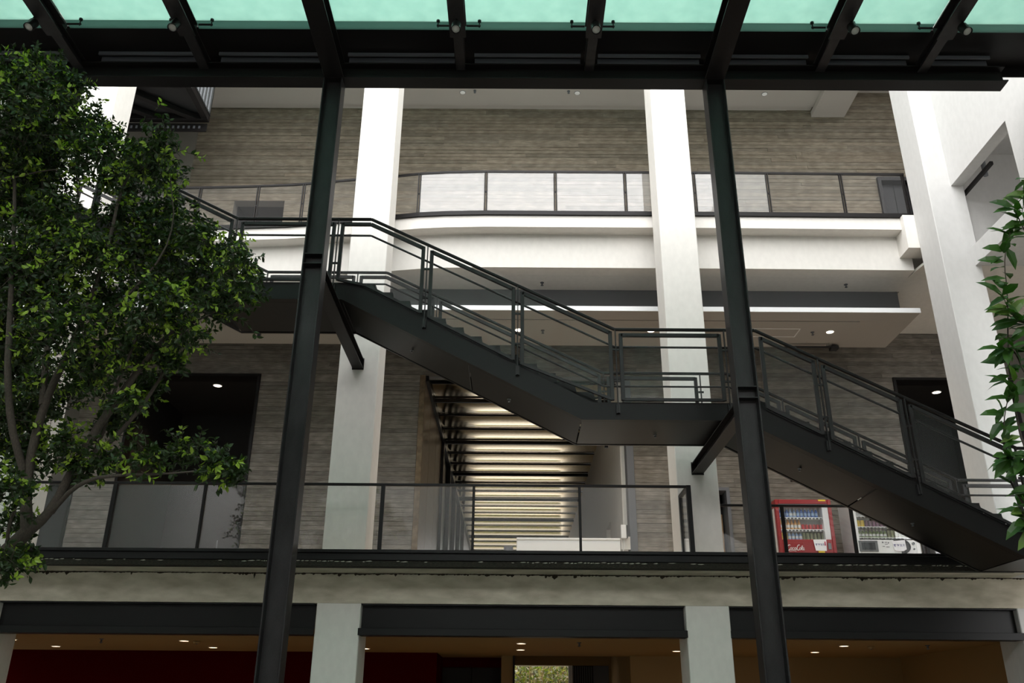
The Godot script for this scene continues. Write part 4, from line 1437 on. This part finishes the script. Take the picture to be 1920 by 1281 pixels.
func build_lamps() -> void:
	var warm := Color(1.0, 0.80, 0.56)
	var gx := [-10.15, -6.66, -3.28, 0.15, 3.60, 6.65]
	for i in gx.size():
		var x: float = gx[i]
		downlight(nth(i, 6) + " small lit recessed lamp in the rear row of the lobby ceiling", "lamps in the lobby ceiling", Vector3(x, 2.95, -20.45), 0.085, M.warm_lamp, 0.42, warm)
	for i in 4:
		var x: float = [-10.15, -6.66, 0.15, 6.65][i]
		downlight(nth(i, 4) + " small lit recessed lamp in the front row of the lobby ceiling", "lamps in the lobby ceiling", Vector3(x, 2.95, -18.6), 0.085, M.warm_lamp, 0.42, warm)
	downlight("lit recessed lamp in the dropped ceiling seen past the right steel column", "lamps in the dropped ceiling", Vector3(7.31, 9.872, -18.6), 0.08, M.white_lamp, 1.0, Color(1, 0.9, 0.78))
	downlight("lit recessed lamp in the dropped ceiling above the lower landing rail", "lamps in the dropped ceiling", Vector3(3.15, 9.872, -18.6), 0.08, M.white_lamp, 1.0, Color(1, 0.9, 0.78))
	downlight("lit recessed lamp in the dropped ceiling behind the middle stair post", "lamps in the dropped ceiling", Vector3(0.07, 9.872, -18.6), 0.08, M.white_lamp, 1.0, Color(1, 0.9, 0.78))
	downlight("lit recessed lamp inside the tall left doorway", "lamps in the doorways", Vector3(-7.9, 9.6, -21.75), 0.1, M.white_lamp, 1.2, Color(1, 0.86, 0.7))
	downlight("lit recessed lamp inside the tall right doorway", "lamps in the doorways", Vector3(11.2, 9.6, -21.9), 0.1, M.white_lamp, 1.2, Color(1, 0.86, 0.7))


# ------------------------------------------------------------------ plants
func leaf_mesh(l: float, w: float) -> ArrayMesh:
	var st := begin()
	var rib := [Vector3(0, 0, 0), Vector3(0, l * 0.33, 0.03 * l), Vector3(0, l * 0.7, 0.02 * l), Vector3(0, l, -0.06 * l)]
	var half := [0.05, 0.5, 0.36, 0.0]
	for i in 3:
		for s in [-1.0, 1.0]:
			var a: Vector3 = rib[i] + Vector3(s * w * half[i], 0, 0.12 * w * half[i] * 2)
			var b: Vector3 = rib[i + 1] + Vector3(s * w * half[i + 1], 0, 0.12 * w * half[i + 1] * 2)
			face(st, rib[i], a, b, rib[i + 1], Vector3(0, 0, 1))
	return st.commit()


func leaf_cloud(parent: Node3D, called: String, mesh: ArrayMesh, list: Array, tints: Array) -> void:
	var mm := MultiMesh.new()
	mm.transform_format = MultiMesh.TRANSFORM_3D
	mm.use_colors = true
	mm.mesh = mesh
	mm.instance_count = list.size()
	for i in list.size():
		mm.set_instance_transform(i, list[i])
		mm.set_instance_color(i, tints[i])
	var o := MultiMeshInstance3D.new()
	o.multimesh = mm
	o.material_override = M.small_leaf
	o.name = called
	parent.add_child(o, true)
	o.position = -base_of.get(parent, Vector3.ZERO)
	o.set_meta("kind", "stuff")


func aim(dir: Vector3, roll: float) -> Basis:
	var y := dir.normalized()
	var x := y.cross(Vector3(0.05, 0.62, 0.78)).normalized()
	return Basis(x, y, x.cross(y)).rotated(y, roll)


func vec(a: Array) -> Vector3:
	return Vector3(a[0], a[1], a[2])


func limb(t: Node3D, called: String, pts: Array, sides := 7) -> void:
	# rounds the polyline before sweeping it
	var p := []
	var r := []
	for i in pts.size():
		p.append(vec(pts[i]))
		r.append(pts[i][3] * 0.85)
	for pass_ in 2:
		var p2 := [p[0]]
		var r2 := [r[0]]
		for i in p.size() - 1:
			p2.append(p[i].lerp(p[i + 1], 0.27))
			r2.append(lerpf(r[i], r[i + 1], 0.27))
			p2.append(p[i].lerp(p[i + 1], 0.73))
			r2.append(lerpf(r[i], r[i + 1], 0.73))
		p2.append(p[-1])
		r2.append(r[-1])
		p = p2
		r = r2
	var st := begin()
	tube(st, p, r, sides)
	part(t, called, st, M.bark)


func build_tree() -> void:
	var t := thing("tree", "leafy small-leaved tree rising along the left edge under the canopy", "tree", Vector3(-5.1, 0, -8.6))
	limb(t, "trunk", [[-6.5, 0, -8.7, 0.17], [-6.35, 1.0, -8.7, 0.15], [-6.0, 2.0, -8.8, 0.13], [-5.55, 2.6, -8.9, 0.115], [-5.2, 3.0, -8.95, 0.1], [-5.00, 3.3, -9.0, 0.085]], 10)
	var br := [
		[[-5.00, 3.28, -9.00, 0.070], [-4.80, 3.50, -9.00, 0.055], [-4.69, 3.90, -9.00, 0.050], [-4.52, 4.52, -9.10, 0.058], [-4.03, 5.48, -9.10, 0.030], [-3.56, 6.21, -9.20, 0.016], [-3.29, 6.49, -9.20, 0.008]],
		[[-5.00, 3.28, -9.00, 0.075], [-5.08, 3.81, -8.90, 0.060], [-5.03, 4.60, -8.80, 0.050], [-4.84, 5.34, -8.80, 0.040], [-4.63, 6.35, -8.70, 0.028], [-4.65, 7.42, -8.70, 0.016], [-4.29, 7.92, -8.70, 0.008]],
		[[-4.80, 3.50, -9.00, 0.045], [-4.60, 4.13, -9.20, 0.036], [-4.31, 4.53, -9.30, 0.030], [-4.00, 5.17, -9.30, 0.020], [-3.85, 5.83, -9.30, 0.012], [-3.71, 6.82, -9.40, 0.007]],
		[[-4.80, 3.50, -9.00, 0.035], [-4.46, 3.79, -8.80, 0.026], [-3.99, 3.83, -8.70, 0.020], [-3.61, 3.83, -8.70, 0.014], [-3.04, 3.86, -8.60, 0.009], [-2.76, 3.78, -8.60, 0.005]],
		[[-5.03, 4.60, -8.80, 0.045], [-5.33, 5.96, -9.00, 0.035], [-5.82, 7.53, -9.10, 0.024], [-6.12, 8.73, -9.10, 0.014], [-6.34, 9.60, -9.10, 0.006]],
		[[-5.08, 3.81, -8.90, 0.050], [-5.30, 4.53, -8.60, 0.045], [-5.53, 5.76, -8.60, 0.034], [-5.81, 7.20, -8.60, 0.022], [-6.25, 8.58, -8.70, 0.010]],
		[[-5.33, 5.96, -9.00, 0.026], [-5.31, 7.06, -9.20, 0.018], [-5.66, 8.22, -9.30, 0.010], [-5.96, 9.33, -9.30, 0.005]],
		[[-4.84, 5.34, -8.80, 0.026], [-4.30, 5.82, -8.70, 0.018], [-3.84, 6.51, -8.60, 0.010], [-4.04, 7.36, -8.60, 0.005]],
		[[-4.52, 4.52, -9.10, 0.026], [-4.34, 5.05, -9.00, 0.018], [-4.17, 5.65, -8.90, 0.012], [-4.42, 6.39, -8.90, 0.006]],
		[[-5.94, 7.21, -8.50, 0.012], [-5.37, 7.48, -8.60, 0.010], [-5.03, 7.42, -8.70, 0.006]],
		[[-4.60, 4.13, -9.20, 0.024], [-4.61, 4.71, -9.50, 0.018], [-4.87, 5.55, -9.60, 0.012], [-5.23, 6.39, -9.60, 0.006]],
		[[-5.01, 2.95, -8.90, 0.030], [-5.05, 3.23, -8.70, 0.020], [-4.92, 3.58, -8.60, 0.010]],
		[[-4.03, 5.48, -9.10, 0.018], [-3.61, 5.70, -9.00, 0.012], [-3.10, 5.97, -9.00, 0.006]]]
	for b in br:
		limb(t, "branch", b)
	var cl := [[-5.92, 8.99, -8.53, 0.18], [-5.72, 8.37, -8.29, 0.35], [-5.63, 8.84, -8.81, 0.28], [-6.07, 8.56, -8.38, 0.29], [-5.75, 7.82, -8.22, 0.43], [-5.64, 8.24, -8.82, 0.43], [-5.81, 8.81, -9.75, 0.36], [-5.40, 8.48, -9.54, 0.27], [-6.25, 8.02, -9.48, 0.52], [-5.08, 7.51, -8.50, 0.24], [-6.10, 7.13, -9.07, 0.51], [-5.21, 6.70, -8.60, 0.36], [-4.68, 7.23, -8.41, 0.18], [-4.08, 7.55, -8.29, 0.26], [-4.32, 7.43, -8.49, 0.31], [-4.59, 8.14, -9.77, 0.23], [-5.03, 7.86, -9.59, 0.31], [-4.54, 7.51, -9.55, 0.31], [-4.97, 7.27, -9.54, 0.37], [-4.74, 6.21, -8.45, 0.41], [-5.42, 6.19, -8.66, 0.48], [-6.00, 6.06, -9.23, 0.50], [-4.20, 6.97, -9.42, 0.40], [-4.77, 6.71, -9.64, 0.47], [-3.83, 6.97, -9.68, 0.34], [-3.01, 5.99, -8.26, 0.26], [-3.18, 6.17, -9.19, 0.24], [-3.87, 6.33, -9.31, 0.41], [-3.34, 5.91, -9.01, 0.27], [-3.85, 5.56, -8.42, 0.34], [-4.64, 5.80, -8.95, 0.42], [-4.73, 5.23, -8.26, 0.41], [-6.06, 5.61, -9.78, 0.52], [-3.98, 5.86, -9.66, 0.29], [-4.31, 5.34, -9.09, 0.33], [-4.50, 4.91, -8.64, 0.28], [-5.53, 5.05, -9.74, 0.44], [-3.88, 5.23, -9.13, 0.21], [-4.38, 5.11, -9.69, 0.25], [-4.66, 4.69, -9.63, 0.25], [-5.48, 4.61, -9.02, 0.41], [-4.74, 4.20, -8.85, 0.22], [-5.24, 4.18, -9.18, 0.32], [-4.33, 4.04, -8.88, 0.21], [-4.91, 3.58, -8.39, 0.23], [-3.73, 3.98, -8.65, 0.19], [-3.77, 4.30, -9.56, 0.21], [-2.90, 3.81, -8.18, 0.18], [-2.68, 3.70, -8.18, 0.13], [-5.26, 3.41, -9.23, 0.21], [-4.92, 2.90, -8.61, 0.21], [-5.01, 3.08, -9.06, 0.15], [-4.56, 3.94, -8.95, 0.17], [-3.74, 5.63, -8.72, 0.29], [-5.32, 8.57, -9.89, 0.16], [-3.93, 4.49, -8.45, 0.16], [-3.70, 6.65, -8.84, 0.25], [-5.89, 7.48, -8.46, 0.31], [-6.35, 8.15, -9.1, 0.42], [-6.2, 7.55, -9.5, 0.42], [-5.95, 7.9, -9.0, 0.4], [-6.3, 6.6, -9.3, 0.45], [-5.7, 7.0, -9.4, 0.36], [-6.1, 5.2, -9.5, 0.4], [-5.75, 6.4, -9.6, 0.38], [-5.6, 4.3, -9.4, 0.3]]
	var places := []
	var tints := []
	var tw := begin()
	for c in cl:
		var o := vec(c)
		var r: float = c[3] * 1.12
		var n := int(22 + 470 * r * r)
		for i in n:
			var dir := Vector3(rng.randfn(), rng.randfn() * 0.8 + 0.35, rng.randfn()).normalized()
			var a := o + Vector3(rng.randfn(), rng.randfn(), rng.randfn()) * r * 0.32
			var l := r * rng.randf_range(0.45, 0.95)
			var e := a + dir * l + Vector3(0, -0.1 * l, 0)
			tube(tw, [a, a.lerp(e, 0.5) + Vector3(0, 0.04 * l, 0), e], [0.0035, 0.0028, 0.0016], 3)
			var young := rng.randf() < 0.3
			var lv := 6 + int(l * 16)
			for k in lv:
				var f := 0.2 + 0.8 * k / lv
				var p := a.lerp(e, f) + Vector3(0, 0.04 * l * 4 * f * (1 - f), 0)
				var side := dir.cross(Vector3(rng.randfn(), rng.randfn(), rng.randfn())).normalized()
				var ld := (side + dir * 0.6 + Vector3(0, -0.35, 0)).normalized()
				var s := rng.randf_range(0.75, 1.25)
				places.append(Transform3D(aim(ld, rng.randf_range(0, TAU)).scaled(Vector3(s, s, s)), p))
				var v := rng.randf_range(0.7, 1.25)
				tints.append(Color(0.27 * v, 0.38 * v, 0.04 * v) if young and f > 0.45 else Color(0.020 * v, 0.044 * v, 0.007 * v))
	var twigs := part(t, "twigs", tw, M.bark)
	twigs.set_meta("kind", "stuff")
	leaf_cloud(t, "leaves", leaf_mesh(0.068, 0.033), places, tints)


func build_plant() -> void:
	var t := thing("broadleaf_tree", "broad-leaved tree reaching in at the right edge before the white column", "tree", Vector3(4.6, 0, -6.5))
	limb(t, "trunk", [[5.0, 0, -6.6, 0.09], [4.8, 1.4, -6.5, 0.075], [4.5, 2.6, -6.5, 0.055], [4.35, 3.6, -6.5, 0.04], [4.4, 4.8, -6.5, 0.026], [4.55, 5.6, -6.5, 0.016], [4.6, 6.2, -6.5, 0.008]], 9)
	var stems := [
		[[4.36, 3.0, -6.5], [4.02, 3.27, -6.40], [3.88, 3.48, -6.45], [3.91, 3.78, -6.5], [3.96, 4.14, -6.55], [3.98, 4.42, -6.5], [4.04, 4.80, -6.45], [4.11, 5.20, -6.5], [4.26, 5.51, -6.5]],
		[[4.4, 2.7, -6.5], [3.92, 2.87, -6.5], [3.85, 3.15, -6.6], [3.79, 3.35, -6.6], [3.79, 3.74, -6.5], [3.92, 4.05, -6.45]],
		[[4.4, 4.5, -6.5], [4.29, 4.61, -6.5], [4.11, 4.51, -6.4], [3.97, 4.56, -6.35], [3.96, 4.80, -6.4]],
		[[4.45, 5.0, -6.5], [4.42, 5.20, -6.5], [4.34, 5.46, -6.5], [4.24, 5.62, -6.4]],
		[[4.37, 3.9, -6.5], [4.22, 4.14, -6.5], [3.99, 4.05, -6.4], [3.96, 4.32, -6.4], [3.84, 4.31, -6.4]],
		[[4.4, 2.8, -6.5], [3.96, 3.03, -6.5], [3.84, 3.27, -6.4], [3.79, 3.43, -6.4], [3.69, 3.40, -6.4]],
		[[4.6, 6.1, -6.5], [4.54, 6.00, -6.5], [4.45, 5.84, -6.5], [4.36, 5.62, -6.5]],
		[[4.4, 2.7, -6.5], [3.92, 2.83, -6.5], [3.80, 2.95, -6.5], [3.75, 3.07, -6.45]]]
	var shapes := [leaf_mesh(0.19, 0.075), leaf_mesh(0.16, 0.062), leaf_mesh(0.21, 0.085)]
	var n := 0
	for s in stems:
		var pts := []
		for i in s.size():
			pts.append([s[i][0], s[i][1], s[i][2], lerpf(0.014, 0.003, float(i) / (s.size() - 1))])
		limb(t, "stem", pts, 6)
		for i in range(1, s.size()):
			var a := vec(s[i - 1])
			var b := vec(s[i])
			var m := 7 if i < s.size() - 1 else 11
			for k in m:
				var o := MeshInstance3D.new()
				o.mesh = shapes[rng.randi_range(0, 2)]
				o.material_override = M["broad_leaf_%d" % (2 if rng.randf() < 0.1 else rng.randi_range(0, 1))]
				o.name = "leaf"
				t.add_child(o, true)
				var dir := Vector3(-0.25 + rng.randfn() * 0.8, -0.1 + rng.randfn() * 0.4, 0.2 + rng.randfn() * 0.6).normalized()
				o.transform = Transform3D(aim(dir, rng.randf_range(-0.6, 0.6)), a.lerp(b, float(k + 1) / m) - base_of[t])
				n += 1


func build_grove() -> void:
	# greenery behind the building, seen through the lobby and mirrored in the corridor ceiling
	var hs := begin()
	prism(hs, [[-30, -0.2], [30, -0.2], [30, 4.2], [12, 4.9], [-2, 4.4], [-30, 5.0]], 55.2, 60)
	var hm := mat("leafy_bank", lin(0.13, 0.11, 0.045), 0.95)
	grain(hm, noise_tex(0.08, 5, Color(0.25, 0.3, 0.2), Color(1, 1, 1), 61, 256), Vector3(0.5, 0.25, 0.5))
	struct("bank", hs, hm, "overgrown bank behind the bamboo at the back of the building", "bank")
	var t := thing("bamboo_grove", "sunlit bamboo and shrubs behind the building seen through the lobby opening", "greenery", Vector3(1, 0, -53), "", "stuff")
	var st := begin()
	for i in 60:
		var x := rng.randf_range(-5, 8)
		var d := rng.randf_range(52, 54)
		var h := rng.randf_range(3.6, 5.2)
		tube(st, [Vector3(x, 0, -d), Vector3(x + rng.randfn() * 0.2, h * 0.6, -d), Vector3(x + rng.randfn() * 0.5, h, -d)], [0.035, 0.028, 0.01], 5)
	part(t, "canes", st, M.timber)
	var places := []
	var tints := []
	for i in 16000:
		var p := Vector3(rng.randf_range(-5.5, 8.5), 0, -rng.randf_range(51.6, 54.4))
		p.y = rng.randf() * rng.randf_range(3.0, 5.4)
		var s := rng.randf_range(3.0, 6.0)
		places.append(Transform3D(aim(Vector3(rng.randfn(), rng.randfn() - 0.5, rng.randfn()), rng.randf() * TAU).scaled(Vector3(s, s, s)), p))
		var v := rng.randf_range(0.6, 1.4)
		tints.append(Color(0.12 * v, 0.125 * v, 0.03 * v) if rng.randf() < 0.5 else Color(0.24 * v, 0.18 * v, 0.08 * v))
	leaf_cloud(t, "leaves", leaf_mesh(0.058, 0.027), places, tints)
